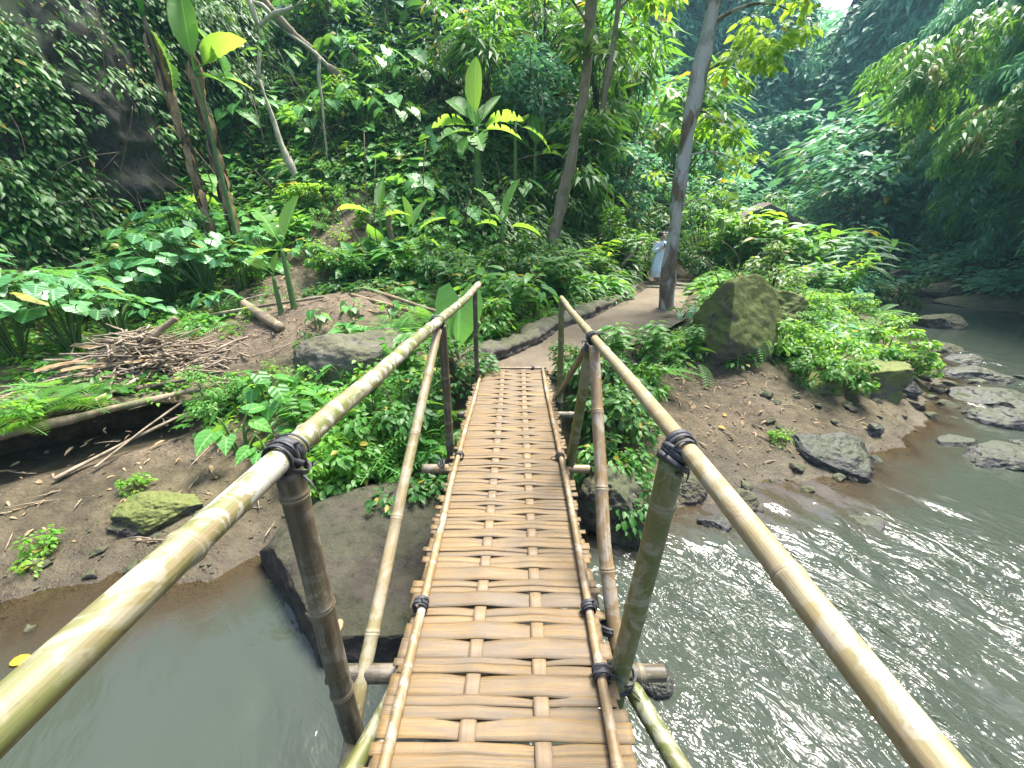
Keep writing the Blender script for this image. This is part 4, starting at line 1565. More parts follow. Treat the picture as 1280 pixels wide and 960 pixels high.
# plants one can tell apart ---------------------------------------------
# left: two banks of big lobed leaves
big = 'big lobed leaves on the left bank'
for (u, v, s, key, lab) in [
    (25, 452, 1.0, 'taro_tall', 'tall plant of broad blue-green leaves at the left edge above the fallen trunk'),
    (95, 440, .95, 'taro_tall', 'tall lobed-leaf plant just left of the driftwood heap'),
    (150, 425, .85, 'taro_mid', 'lobed-leaf plant directly behind the driftwood heap'),
    (-40, 430, 1.1, 'taro_tall', 'lobed-leaf plant cut by the left edge of the photo'),
    (35, 410, 1.0, 'taro_mid', 'second row of lobed leaves at the far left under the creepers'),
    (110, 398, .95, 'taro_mid', 'lobed-leaf plant under the creeper-hung rock, behind the driftwood'),
    (180, 392, 1.0, 'taro_mid', 'lobed-leaf plant between the two leaf banks on the left'),
    (215, 375, 1.1, 'taro_tall', 'large dense lobed-leaf plant at the foot of the dark rock face'),
    (262, 368, 1.05, 'taro_tall', 'large lobed-leaf plant right of the dense one at the rock foot'),
    (305, 362, .95, 'taro_mid', 'lobed-leaf plant left of the sawn log'),
    (240, 345, 1.15, 'taro_tall', 'highest of the lobed-leaf plants against the rock face'),
    (335, 330, .9, 'taro_mid', 'lobed-leaf plant behind the short banana shoot'),
    (195, 405, .7, 'taro_low', 'small heart-leaf plant at the right end of the driftwood heap'),
]:
    put(key, u, v, lab, s)
# on the mound and along the broken bank
for (u, v, s, key, lab, cat) in [
    (398, 408, .8, 'taro_small', 'little heart-leaf seedling on the left rim of the dirt mound', 'plant'),
    (440, 396, .8, 'taro_small', 'little heart-leaf seedling on top of the dirt mound', 'plant'),
    (490, 398, .9, 'taro_small', 'heart-leaf seedling by the cut poles behind the mound', 'plant'),
    (330, 500, 1.2, 'taro_small', 'heart-leaf plant on the broken bank left of the dark boulder', 'plant'),
    (355, 520, 1.3, 'taro_small', 'heart-leaf plant under the dark boulder beside the left handrail', 'plant'),
    (300, 560, 1.3, 'taro_small', 'pale heart-leaf plant hanging over the mud by the left handrail', 'plant'),
    (340, 575, 1.0, 'taro_small', 'small heart-leaf plant just above the left handrail lashing', 'plant'),
    (430, 478, .9, 'taro_small', 'three-leaved seedling in front of the dark boulder', 'plant'),
    (262, 520, 1.0, 'small_leaf', 'round fine-leaved bush at the edge of the broken bank', 'bush'),
    (300, 505, .7, 'small_leaf', 'small fine-leaved bush behind the round one on the broken bank', 'bush'),
    (60, 520, .9, 'palm', 'bright palm seedling with arching fronds at the left edge', 'palm'),
    (115, 500, .7, 'palm', 'palm seedling with narrow fronds beside the driftwood heap', 'palm'),
    (20, 540, .7, 'palm', 'low palm seedling in the left corner above the fallen trunk', 'palm'),
    (75, 488, .6, 'fern_big', 'fern under the lobed leaves left of the driftwood heap', 'fern'),
    (45, 552, .8, 'low_bright', 'bright seedling clump leaning over the fallen trunk', 'plant'),
    (60, 690, .5, 'low_bright', 'tiny green seedling on the sandy bank at the left', 'plant'),
    (170, 612, .45, 'low_bright', 'tiny green seedling by the mossy stone on the sandy bank', 'plant'),
    (40, 715, .4, 'low_lime', 'tiny lime seedling lowest on the sandy bank', 'plant'),
]:
    put(key, u, v, lab, s, cat=cat)
# scrub on the bare slope
for (u, v, s, key, lab, cat) in [
    (320, 352, .9, 'broad_bright', 'bright bush between the sawn log and the lobed leaves', 'bush'), (386, 330, .8, 'taro_low', 'heart-leaf plant right of the young banana beside the log', 'plant'), (412, 345, .9, 'broad', 'bush at the back of the mound', 'bush'), (275, 392, .8, 'taro_low', 'heart-leaf plant left of the sawn log', 'plant'),
    (405, 262, 1.0, 'broad_bright', 'bright bush on the left edge of the bare slope', 'bush'), (470, 285, .9, 'broad', 'bush at the right edge of the bare slope', 'bush'), (450, 350, .8, 'cane', 'leafy canes at the back of the mound', 'plant'), (510, 345, .9, 'broad', 'bush behind the bundle of cut poles', 'bush'), (235, 425, .7, 'small_leaf', 'fine-leaved bush at the right end of the driftwood', 'bush'),
    (405, 290, .9, 'small_leaf', 'fine-leaved bush at the left of the bare slope', 'bush'), (440, 262, 1.0, 'small_leaf', 'fine-leaved bush in the middle of the bare slope', 'bush'), (420, 235, 1.1, 'small_leaf', 'fine-leaved bush near the top of the bare slope', 'bush'),
    (465, 245, .9, 'low_bright', 'bright seedlings near the top of the bare slope', 'plant'), (395, 320, .9, 'low_bright', 'bright seedlings low on the left of the bare slope', 'plant'), (430, 305, .8, 'low_lime', 'lime seedlings in the middle of the bare slope', 'plant'),
    (455, 330, .8, 'low_bright', 'bright seedlings at the foot of the bare slope', 'plant'), (385, 265, 1.1, 'broad_bright', 'bright bush under the forked sapling', 'bush'), (360, 300, .9, 'broad_bright', 'bright bush beside the raised banana leaves', 'bush'), (400, 350, .7, 'grassy', 'grass tuft above the mound', 'grass tuft'),
    (435, 415, .5, 'grassy', 'dry-looking grass tuft on the mound top', 'grass tuft'),
]:
    put(key, u, v, lab, s, cat=cat)
# big heart-leaf plants up the slope
for (u, v, s, lab) in [
    (300, 190, 1.5, 'heart-leaf plant right of the shaggy banana stem'), (330, 175, 1.6, 'heart-leaf plant behind the forked sapling'), (395, 185, 1.5, 'heart-leaf plant just right of the forked sapling'), (425, 170, 1.6, 'heart-leaf plant beside the wavy root'),
    (460, 165, 1.6, 'heart-leaf plant right of the wavy root'), (495, 175, 1.5, 'heart-leaf plant left of the large banana plant'), (345, 120, 1.8, 'heart-leaf plant under the slanting trunk'), (440, 110, 1.8, 'heart-leaf plant above the foot of the slanting trunk'),
    (480, 120, 1.7, 'pale heart-leaf plant high up left of the large banana'), (520, 130, 1.8, 'heart-leaf plant high behind the large banana'), (390, 60, 2.2, 'heart-leaf plant above the slanting trunk'), (480, 50, 2.2, 'large pale leaves near the top of the slope'), (540, 60, 2.2, 'large heart leaves at the top centre of the slope'),
    (560, 215, 1.3, 'heart-leaf plant at the left foot of the large banana plant'), (650, 265, 1.2, 'heart-leaf plant left of the middle trunk'), (530, 265, 1.1, 'heart-leaf plant above the yellow banana leaf'), (590, 300, 1.1, 'heart-leaf plant between the yellow-leaved and fan-leaved bananas'),
]:
    put('vine_heart' if v > 100 else 'taro_low', u, v, lab, s)
# ferny bank under the far end of the bridge, left side
for (u, v, s, key, lab, cat) in [
    (455, 520, .75, 'fern', 'fern high on the bank just below the dark boulder', 'fern'),
    (510, 500, .9, 'fern', 'fern with upright fronds between the brace and the boulder', 'fern'),
    (540, 545, .85, 'fern', 'fern behind the green left post', 'fern'),
    (420, 560, .85, 'fern', 'fern against the left handrail on the green bank', 'fern'),
    (485, 585, 1.0, 'fern', 'bright fern in the middle of the bank left of the brace', 'fern'),
    (525, 600, .9, 'fern', 'fern right of the brace above the projecting cross pole', 'fern'),
    (445, 590, 1.0, 'fern', 'large fern in front of the broadleaf bush on the green bank', 'fern'), (505, 560, .9, 'fern', 'fern just left of the tan brace on the green bank', 'fern'), (465, 555, .9, 'fern', 'fern halfway up the green bank beside the handrail', 'fern'), (550, 575, .8, 'fern', 'fern between the green left post and the deck edge', 'fern'),
    (545, 640, .8, 'fern', 'fern hanging below the projecting cross pole', 'fern'),
    (565, 520, .8, 'fern', 'fern beside the deck edge near the black post', 'fern'),
    (400, 600, .9, 'broad_bright', 'broadleaf bush at the lower left of the green bank', 'bush'),
    (440, 615, .8, 'broad', 'broadleaf bush at the foot of the green bank', 'bush'),
    (470, 545, .8, 'broad', 'broadleaf bush in the middle of the green bank', 'bush'),
    (430, 530, .7, 'broad_bright', 'bright bush behind the handrail below the boulder', 'bush'),
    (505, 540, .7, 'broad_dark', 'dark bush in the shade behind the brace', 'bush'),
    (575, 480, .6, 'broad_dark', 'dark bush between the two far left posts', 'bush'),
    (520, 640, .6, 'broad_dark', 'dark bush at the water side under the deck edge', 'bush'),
    (450, 640, 1.0, 'low_lime', 'lime-green leaf clump at the foot of the fern bank', 'plant'),
    (420, 655, .8, 'low_lime', 'lime-green leaf clump behind the mottled near post', 'plant'),
    (540, 480, .8, 'low_lime', 'lime-green sprouts beside the far end of the left rail', 'plant'),
    (460, 480, .9, 'low_bright', 'bright seedlings on the lip of the bank below the boulder', 'plant'),
    (500, 470, .8, 'cane', 'short leafy canes below the left rail end', 'plant'),
    (390, 545, .7, 'cane', 'leafy canes hanging left of the handrail', 'plant'),
    (560, 590, .6, 'cane', 'leafy canes under the deck edge by the cross pole', 'plant'),
    (530, 700, .5, 'cane', 'small leafy cane poking out from under the deck', 'plant'),
]:
    put(key, u, v, lab, s, cat=cat)
# right of the bridge end: over the retaining wall
for (u, v, s, key, lab, cat) in [
    (760, 455, .75, 'cane', 'leafy canes right of the leaning braces at the bridge end', 'plant'),
    (806, 452, .8, 'cane', 'leafy canes on the path edge above the wall', 'plant'),
    (850, 402, .6, 'taro_low', 'silvery broad-leaf plant at the foot of the near trunk', 'plant'),
    (800, 470, .8, 'fern_big', 'fern hanging from the retaining wall', 'fern'),
    (775, 500, .6, 'fern', 'fern just outside the right handrail', 'fern'),
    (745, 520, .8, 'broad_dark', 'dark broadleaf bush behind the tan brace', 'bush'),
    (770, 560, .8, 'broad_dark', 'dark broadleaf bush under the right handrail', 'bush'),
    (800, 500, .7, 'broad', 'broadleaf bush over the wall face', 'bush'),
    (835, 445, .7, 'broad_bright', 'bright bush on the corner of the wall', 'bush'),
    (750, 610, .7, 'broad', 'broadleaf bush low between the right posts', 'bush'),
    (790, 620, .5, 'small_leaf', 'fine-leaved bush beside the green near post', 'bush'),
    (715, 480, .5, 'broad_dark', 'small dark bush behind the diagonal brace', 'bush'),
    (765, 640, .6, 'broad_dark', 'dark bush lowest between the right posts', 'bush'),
]:
    put(key, u, v, lab, s, cat=cat)
# left edge of the path
for (u, v, s, key, lab, cat) in [
    (610, 425, .9, 'broad', 'bush by the far end of the left handrail', 'bush'),
    (640, 405, .9, 'ginger_mid', 'broad-leaved plant in the middle of the path border', 'plant'),
    (665, 395, .8, 'vine_heart', 'heart-leaf plant on the kerb of the path', 'plant'),
    (625, 390, 1.0, 'vine_heart', 'heart-leaf plant behind the path border', 'plant'),
    (590, 405, .9, 'vine_heart', 'heart-leaf plant left of the rail end', 'plant'),
    (700, 375, .9, 'ginger_mid', 'plant of long leaves beyond the far right post', 'plant'),
    (750, 352, .9, 'ginger', 'bright long-leaved plant before the red-leaved one', 'plant'),
    (782, 338, .9, 'ginger_mid', 'long-leaved plant left of the steps', 'plant'),
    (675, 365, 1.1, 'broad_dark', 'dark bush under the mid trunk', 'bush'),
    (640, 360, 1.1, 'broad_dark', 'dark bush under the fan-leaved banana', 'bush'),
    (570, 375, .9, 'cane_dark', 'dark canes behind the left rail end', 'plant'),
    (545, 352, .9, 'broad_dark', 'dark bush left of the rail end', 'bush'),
    (765, 346, .55, 'ti', 'small red-leaved plant on the left of the path', 'plant'),
    (735, 380, .5, 'low_lime', 'lime seedlings along the path kerb', 'plant'),
    (680, 400, .5, 'low_bright', 'bright seedlings on the kerb by the far right post', 'plant'),
    (790, 360, .5, 'grassy', 'grass tuft at the left end of the steps', 'grass tuft'),
    (655, 415, .45, 'low_bright', 'bright seedlings on the kerb nearest the bridge', 'plant'),
]:
    put(key, u, v, lab, s, cat=cat)
# right bank
for (u, v, s, key, lab, cat) in [
    (890, 345, 1.54, 'ginger', 'bright long-leaved plant right of the near trunk', 'plant'),
    (920, 340, 1.68, 'ginger', 'bright long-leaved plant below the hut', 'plant'),
    (955, 345, 1.68, 'ginger', 'bright long-leaved plant in the middle of the right bank', 'plant'),
    (985, 355, 1.54, 'ginger_mid', 'long-leaved plant right of the mossy boulder top', 'plant'),
    (1010, 345, 1.68, 'ginger', 'bright long-leaved plant under the silvery one', 'plant'),
    (1045, 345, 1.54, 'ginger_mid', 'long-leaved plant below the dark red plant', 'plant'),
    (1030, 350, 1.9, 'ginger_big', 'silvery plant with long arching blades against the dark gorge', 'plant'),
    (1072, 358, 1.7, 'ginger_big', 'silvery plant with arching blades nearest the river', 'plant'),
    (960, 342, 1.3, 'ginger_big', 'silvery plant with arching blades in front of the hut', 'plant'),
    (905, 325, 1.68, 'ginger_mid', 'long-leaved plant between the near trunk and the hut', 'plant'),
    (1050, 312, .9, 'ti', 'dark red-leaved plant on the crest of the right bank', 'plant'),
    (1085, 365, 1.0, 'fern_big', 'large fern on the river side of the right bank', 'fern'),
    (1095, 395, .9, 'fern_big', 'large fern hanging toward the river', 'fern'),
    (1060, 395, 1.0, 'broad_bright', 'bright bush in the middle of the river side', 'bush'),
    (1020, 400, 1.0, 'broad_bright', 'bright bush above the flat mossy boulder', 'bush'),
    (985, 405, 1.0, 'broad', 'bush right of the big mossy boulder', 'bush'),
    (1040, 430, .8, 'taro_low', 'pale heart-leaf plant above the flat boulder', 'plant'),
    (1090, 425, .9, 'small_leaf', 'fine-leaved bush near the upstream end of the flat boulder', 'bush'),
    (1120, 420, .9, 'broad_bright', 'bright bush at the river edge beyond the flat boulder', 'bush'),
    (960, 390, .75, 'tall_olive', 'olive bush overhanging the top of the big mossy boulder', 'bush'),
    (945, 430, .6, 'small_leaf', 'fine-leaved bush at the right foot of the big mossy boulder', 'bush'),
    (1010, 475, .7, 'broad', 'creeping bush over the face of the flat boulder', 'bush'),
    (1055, 490, .7, 'broad', 'creeping bush on the right face of the flat boulder', 'bush'),
    (1130, 470, .8, 'broad_bright', 'bright bush over the river end of the flat boulder', 'bush'),
    (975, 440, .9, 'broad_bright', 'bright bush between the big mossy boulder and the flat one', 'bush'), (1000, 430, 1.0, 'small_leaf', 'fine-leaved bush above the left end of the flat boulder', 'bush'), (1035, 460, .9, 'broad_bright', 'bright bush on top of the flat boulder', 'bush'),
    (1075, 462, 1.0, 'broad', 'leafy bush on the right half of the flat boulder', 'bush'), (1105, 455, 1.1, 'broad_bright', 'bright bush at the upstream end of the flat boulder', 'bush'), (1010, 370, 1.2, 'cane', 'leafy canes in the middle of the right bank', 'plant'), (1045, 375, 1.2, 'ginger', 'bright long-leaved plant halfway down the right bank', 'plant'),
    (980, 380, 1.2, 'cane', 'leafy canes above the overgrown mossy boulder', 'plant'), (1090, 330, 1.5, 'tall_mid', 'green bush at the top of the river side', 'bush'), (1000, 320, 1.2, 'tall_mid', 'green bush right of the hut', 'bush'), (1120, 385, 1.2, 'broad_dark', 'dark bush hanging over the bend of the river', 'bush'),
    (948, 332, 1.5, 'ginger_mid', 'long-leaved plant right in front of the hut', 'plant'),
    (870, 335, 1.2, 'tall_mid', 'green bush behind the near trunk', 'bush'), (925, 345, 1.3, 'ginger_mid', 'long-leaved plant in front of the hut wall', 'plant'), (915, 395, .6, 'broad_bright', 'bright bush growing over the back of the big mossy boulder', 'bush'), (860, 440, .6, 'cane', 'leafy canes against the left side of the big mossy boulder', 'plant'),
    (985, 545, .5, 'grassy', 'small bright grass tuft on the beach by the slanted rock', 'grass tuft'),
    (970, 552, .45, 'low_bright', 'tiny seedling left of the grass tuft on the beach', 'plant'),
    (875, 352, .7, 'broad_bright', 'small bush at the right end of the steps', 'bush'),
    (1105, 345, .9, 'tall_dark', 'dark bush at the bend of the river', 'bush'),
]:
    put(key, u, v, lab, s, cat=cat)
# the one huge leaf behind the left rail
r = empty('giant_taro_plant', bloc(592, 470), 0, 'giant taro plant with one huge hanging leaf behind the left rail end', 'plant')
mb = MB()
tube(mb, bez((0, 0, -.05), (-.35, .0, .35), (-.12, -.02, .95), 10), np.linspace(.02, .012, 10), 8)
mb.build('stem', M['bam_tan'], r)
mb = MB()
mb.inst(HEART, np.array([[-.12, -.03, .92]]), np.array([[-.05, -.06, -1.0]]), np.array([[.25, -1, .15]]), [.62], [.2], [.85])
mb.build('leaf', M['leaf_taro'], r)

# ------------------------------------------------------------------ uncountable ground cover and hanging foliage
STUFF = {}


def smb(key):
    if key not in STUFF:
        STUFF[key] = MB()
    return STUFF[key]


def clumps(key, tpl, C, Nn, R, per, size, g, up=.6, down=.35, wid=1.0, flatz=.7, out=.45):
    """C clump centres, Nn their outward normals, R radii"""
    n = len(C)
    if n == 0:
        return
    k = np.repeat(np.arange(n), per)
    m = len(k)
    off = rdir(m, 0, g)
    sgn = np.sign((off * Nn[k]).sum(1))
    off = off * np.where(sgn < 0, -1, 1)[:, None]
    off = off * (g.random((m, 1)) ** .4)
    off[:, 2] *= flatz
    P = C[k] + off * R[k][:, None]
    D = nrm(off + Nn[k] * out + g.normal(size=(m, 3)) * .35)
    D[:, 2] = D[:, 2] * .5 - down
    N = nrm(off * .5 + Nn[k] * .4 + np.array([0, 0, up]) + g.normal(size=(m, 3)) * .3)
    t = np.clip(.75 * g.random(m) + .25 * g.random(n)[k], 0, .999)
    s = size * g.uniform(.6, 1.3, m) * g.uniform(.75, 1.25, n)[k]
    smb(key).inst(tpl, P, D, N, s, t, wid)


g = np.random.default_rng(77)


def scatter(n, x0, x1, y0, y1):
    x, y = g.uniform(x0, x1, n), g.uniform(y0, y1, n)
    z = height(x, y)
    ok = (g.random(n) < (1 - bare(x, y)) ** 1.5) & (z > -.62) & (path_dist(x, y) > 1.12)
    # keep the wedge the camera can see, plus a margin
    ok &= (np.abs(x) < 2.0 + 1.75 * (y + .5))
    ok &= ~((np.abs(x + .05) < .55) & (y < 4.6))
    x, y, z = x[ok], y[ok], z[ok]
    e = .15
    nx = -(height(x + e, y) - height(x - e, y)) / (2 * e)
    ny = -(height(x, y + e) - height(x, y - e)) / (2 * e)
    N = nrm(np.stack([nx, ny, np.ones(len(x))], 1))
    return np.stack([x, y, z], 1), N


# low cover near by
C_, N_ = scatter(2600, -9, 9, 3.0, 9.5)
kind = fbm(C_, .55, 3, 71) + g.normal(size=len(C_)) * .25
R_ = g.uniform(.14, .32, len(C_))
for lo, hi, key, tpl, per, size in [(-9, -.5, 'leaf_dark', OVAL, 26, .11), (-.5, -.1, 'leaf_mid', OVAL, 30, .095), (-.1, .25, 'leaf_bright', OVAL2, 40, .07), (.25, .5, 'leaf_vine', HEART, 12, .14), (.5, 9, 'leaf_fern', FERN, 5, .38)]:
    s_ = (kind >= lo) & (kind < hi)
    clumps(key, tpl, C_[s_], N_[s_], R_[s_], per, size, g)
# slope: patches of big heart leaves, shrubs, dark gaps
C_, N_ = scatter(3000, -13, 7, 8.6, 17)
kind = fbm(C_, .42, 3, 81) + g.normal(size=len(C_)) * .22
R_ = g.uniform(.25, .6, len(C_))
leftish = C_[:, 0] < -2.0
for lo, hi, key, tpl, per, size, w_ in [(-9, -.45, 'leaf_dark', OVAL, 34, .2, 1), (-.45, -.1, 'leaf_mid', OVAL, 38, .15, 1), (-.1, .3, 'leaf_vine', HEART, 16, .32, 1), (.3, .55, 'leaf_bright', OVAL2, 60, .1, 1), (.55, 9, 'leaf_taro', HEART, 12, .34, 1)]:
    s_ = (kind >= lo) & (kind < hi) & leftish
    clumps(key, tpl, C_[s_], N_[s_], R_[s_], per, size, g, wid=w_)
for lo, hi, key, tpl, per, size in [(-9, -.3, 'leaf_dark', LANCE, 40, .3), (-.3, .0, 'leaf_dark', OVAL, 40, .17), (.0, .35, 'leaf_mid', LANCE, 40, .26), (.35, .6, 'leaf_mid', OVAL2, 50, .13), (.6, 9, 'leaf_vine', HEART, 14, .25)]:
    s_ = (kind >= lo) & (kind < hi) & ~leftish
    clumps(key, tpl, C_[s_], N_[s_], R_[s_] * 1.1, per, size, g)
# higher up the slope
C_, N_ = scatter(1900, -17, 9, 16, 30)
kind = g.random(len(C_)) + fbm(C_, .3, 2, 83) * .3
R_ = g.uniform(.5, 1.2, len(C_))
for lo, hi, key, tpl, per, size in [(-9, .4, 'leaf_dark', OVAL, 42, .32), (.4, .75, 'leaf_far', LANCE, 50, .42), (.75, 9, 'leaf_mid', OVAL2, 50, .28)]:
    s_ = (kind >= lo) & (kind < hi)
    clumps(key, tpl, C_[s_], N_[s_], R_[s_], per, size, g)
# right bank
C_, N_ = scatter(1500, 2.5, 15, 6.0, 20)
C2 = C_[(C_[:, 2] > -.5)]
N2 = N_[(C_[:, 2] > -.5)]
kind = g.random(len(C2))
R_ = g.uniform(.18, .45, len(C2))
for lo, hi, key, tpl, per, size in [(0, .35, 'leaf_bright', OVAL, 40, .12), (.35, .6, 'leaf_mid', OVAL, 36, .14), (.6, .8, 'leaf_fern', FERN, 6, .5), (.8, 1.1, 'leaf_lime', OVAL2, 30, .1)]:
    s_ = (kind >= lo) & (kind < hi)
    clumps(key, tpl, C2[s_], N2[s_], R_[s_], per, size, g)
# far bank and the foot of the right wall
x_, y_ = g.uniform(10, 27, 2600), g.uniform(8, 34, 2600)
z_ = height(x_, y_)
k_ = z_ > -.75
C_ = np.stack([x_, y_, z_], 1)[k_]
N_ = np.tile([0, 0, 1.0], (len(C_), 1))
clumps('leaf_far', OVAL, C_, N_, g.uniform(.4, .9, len(C_)), 26, .28, g)
# woods beyond, over the far rims
x_, y_ = g.uniform(-25, 60, 1500), g.uniform(30, 66, 1500)
C_ = np.stack([x_, y_, height(x_, y_) + .3], 1)
clumps('leaf_far', OVAL, C_, np.tile([0, 0, 1.0], (len(C_), 1)), g.uniform(1.2, 3.0, len(C_)), 34, 1.0, g, flatz=1.3)
NAMES = {'leaf_dark': 'dark_undergrowth', 'leaf_mid': 'green_undergrowth', 'leaf_bright': 'bright_undergrowth', 'leaf_vine': 'heart_leaf_undergrowth', 'leaf_fern': 'fern_undergrowth',
         'leaf_taro': 'broad_leaf_undergrowth', 'leaf_far': 'upper_slope_undergrowth', 'leaf_lime': 'lime_undergrowth'}
LABS = {'leaf_dark': 'dark green leafy undergrowth covering the jungle slope', 'leaf_mid': 'mid green leafy undergrowth covering the banks and slope', 'leaf_bright': 'bright small-leaved ground cover on the banks', 'leaf_vine': 'heart-shaped vine leaves spreading over the slope',
        'leaf_fern': 'low ferns scattered through the ground cover', 'leaf_taro': 'patches of large pale heart leaves high on the slope', 'leaf_far': 'hazy foliage at the top of the slope', 'leaf_lime': 'yellow-green young leaves among the right bank plants'}
for key, mb in STUFF.items():
    tag(mb.build(NAMES[key], M[key]), LABS[key], 'undergrowth', kind='stuff')


# creepers on the left rock face: two curtains with bare rock between
def on_cliff(CC, n, cond):
    P, N = CC
    i = g.integers(0, len(P), n)
    p, nn = P[i] + g.normal(size=(n, 3)) * .12, N[i]
    k = cond(p)
    return p[k], nn[k]


STUFF.clear()
band = lambda p: (fbm(p * [1, 1, .35], .55, 3, 91) + .35 * sstep(8.2, 5.0, p[:, 1]) - .25 * sstep(7, 9, p[:, 1]) + .5 * sstep(1.6, .2, p[:, 2]) + .7 * sstep(8.0, 5.0, p[:, 1]) + .3 * sstep(2.5, .5, p[:, 2]) - .9 * sstep(9.0, 9.6, p[:, 1]) * (1 - sstep(10.9, 11.8, p[:, 1])) + .9 * (g.random(len(p)) < .15)) > -.2
p, nn = on_cliff(CL, 22000, lambda p: band(p) & (p[:, 1] > 1.0))
R_ = g.uniform(.18, .42, len(p))
h_ = int(len(p) * .62)
clumps('leaf_dark', OVAL2, p[:h_], nn[:h_], R_[:h_], 16, .13, g, up=.5, down=.7)
clumps('leaf_mid', LANCE, p[h_:], nn[h_:], R_[h_:], 6, .19, g, up=.7, down=.5, wid=1.6)
for key, mb in STUFF.items():
    tag(mb.build('creeper_foliage', M[key]), 'small-leaved creepers hanging in curtains down the dark rock face', 'creeper', 'creepers on the left rock face', kind='stuff')
# right cliff: drooping bamboo-like foliage bulging out over the river
STUFF.clear()
P, N = CR
i = g.integers(0, len(P), 2600)
c0, n0 = P[i], N[i]
bul = 2.6 * np.exp(-((c0[:, 2] - 7.5) / 4.5) ** 2) * (.6 + .4 * fbm(c0, .3, 2, 93))
k = (c0[:, 2] > .9 + .8 * fbm(c0, .4, 2, 95)) & (c0[:, 1] > 2) & (c0[:, 2] < 16)
c0, n0, bul = c0[k], n0[k], bul[k]
c0 = c0 + n0 * (bul * g.random(len(c0)) ** .5)[:, None]
R_ = g.uniform(.5, 1.15, len(c0))
t_ = g.random(len(c0))
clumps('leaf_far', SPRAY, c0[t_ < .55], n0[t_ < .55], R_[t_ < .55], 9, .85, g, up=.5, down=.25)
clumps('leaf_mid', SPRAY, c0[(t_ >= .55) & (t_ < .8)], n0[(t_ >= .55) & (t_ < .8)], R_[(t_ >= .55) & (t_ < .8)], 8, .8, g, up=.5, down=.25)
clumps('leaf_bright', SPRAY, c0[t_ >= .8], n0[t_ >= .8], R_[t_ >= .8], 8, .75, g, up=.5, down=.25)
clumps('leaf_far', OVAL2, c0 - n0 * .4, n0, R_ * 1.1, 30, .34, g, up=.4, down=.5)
for key, mb in STUFF.items():
    tag(mb.build('hanging_foliage', M[key]), 'drooping narrow-leaved foliage hanging down the right gorge wall over the river', 'foliage', 'foliage hanging on the right gorge wall', kind='stuff')
# head of the gorge
STUFF.clear()
P, N = CF
i = g.integers(0, len(P), 2200)
c0, n0 = P[i] + N[i] * .5, N[i]
k = c0[:, 2] > .3
c0, n0 = c0[k], n0[k]
R_ = g.uniform(.9, 2.1, len(c0))
h_ = len(c0) // 2
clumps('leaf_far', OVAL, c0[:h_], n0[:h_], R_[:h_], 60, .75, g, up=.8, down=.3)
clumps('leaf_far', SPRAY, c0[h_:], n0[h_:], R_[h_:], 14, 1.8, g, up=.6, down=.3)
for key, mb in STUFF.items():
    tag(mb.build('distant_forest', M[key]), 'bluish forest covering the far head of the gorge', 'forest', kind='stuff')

# thin stems and lianas threading through the slope
mb = MB()
C_, N_ = scatter(900, -12, 7, 8.5, 19)
for p, n_ in zip(C_[:420], N_):
    a = g.uniform(0, 6.28)
    L_ = g.uniform(.6, 2.6)
    d = np.array([math.cos(a) * .6, math.sin(a) * .4, g.uniform(.2, 1.2)])
    q = p + d * L_
    w_ = g.uniform(.006, .02)
    tube(mb, bez(p, (p + q) / 2 + g.normal(size=3) * .3 * L_, q, 9), np.linspace(w_, w_ * .5, 9), 5)
for k in range(120):
    i_ = g.integers(0, len(CL[0]))
    p = CL[0][i_] + CL[1][i_] * .3
    L_ = g.uniform(.8, 3)
    q = p + np.array([g.normal() * .3, g.normal() * .3, -L_])
    tube(mb, bez(p, (p + q) / 2 + CL[1][i_] * .3 + g.normal(size=3) * .15, q, 10), np.linspace(.008, .004, 10), 5)
tag(mb.build('liana_stems', M['stem_brown']), 'thin bare stems and lianas threading through the slope and rock face', 'lianas', kind='stuff')

# ------------------------------------------------------------------ rocks
def R3(u, v):
    p = G(u, v)
    return p


def rk(u, v, size, seed, mat, label, dz=0.0, name='rock', **k):
    p = G(u, v)
    return rock(name, (p[0], p[1], p[2] + dz), size, seed, M[mat], label, **k)


# dark boulder in the mound
rock('boulder', (-2.12, 5.22, -.2), (1.1, .62, .46), 3, M['rock_dry'], 'dark grey boulder set into the dirt mound', rz=.15, cat='boulder', cuts=10, rough=.1)
rock('boulder', (-1.45, 5.4, -.3), (.5, .4, .3), 31, M['rock_dry'], 'smaller dark boulder low at the right end of the mound', rz=.6, cat='boulder')
# slab beside the bridge in the left pool
SLAB = rock('rock_slab', (-1.0, 2.2, -1.12), (1.15, 1.0, .60), 8, M['rock_slab'], 'flat grey rock slab sloping into the pool under the left side of the bridge', rz=.0, tilt=(.12, .02), cat='rock', cuts=3, cut=(.8, .95), rough=.06,
     planes=[((0, -.05, 1), .62), ((-.72, -.69, .12), .62), ((.12, -1, .1), .66), ((1, 0, .1), .85)])
rk(210, 640, (.42, .3, .2), 12, 'rock_moss', 'low mossy stone on the sandy left bank', .02)
rk(170, 655, (.25, .18, .1), 13, 'rock', 'small brown stone left of the mossy one on the sandy bank', -.02)
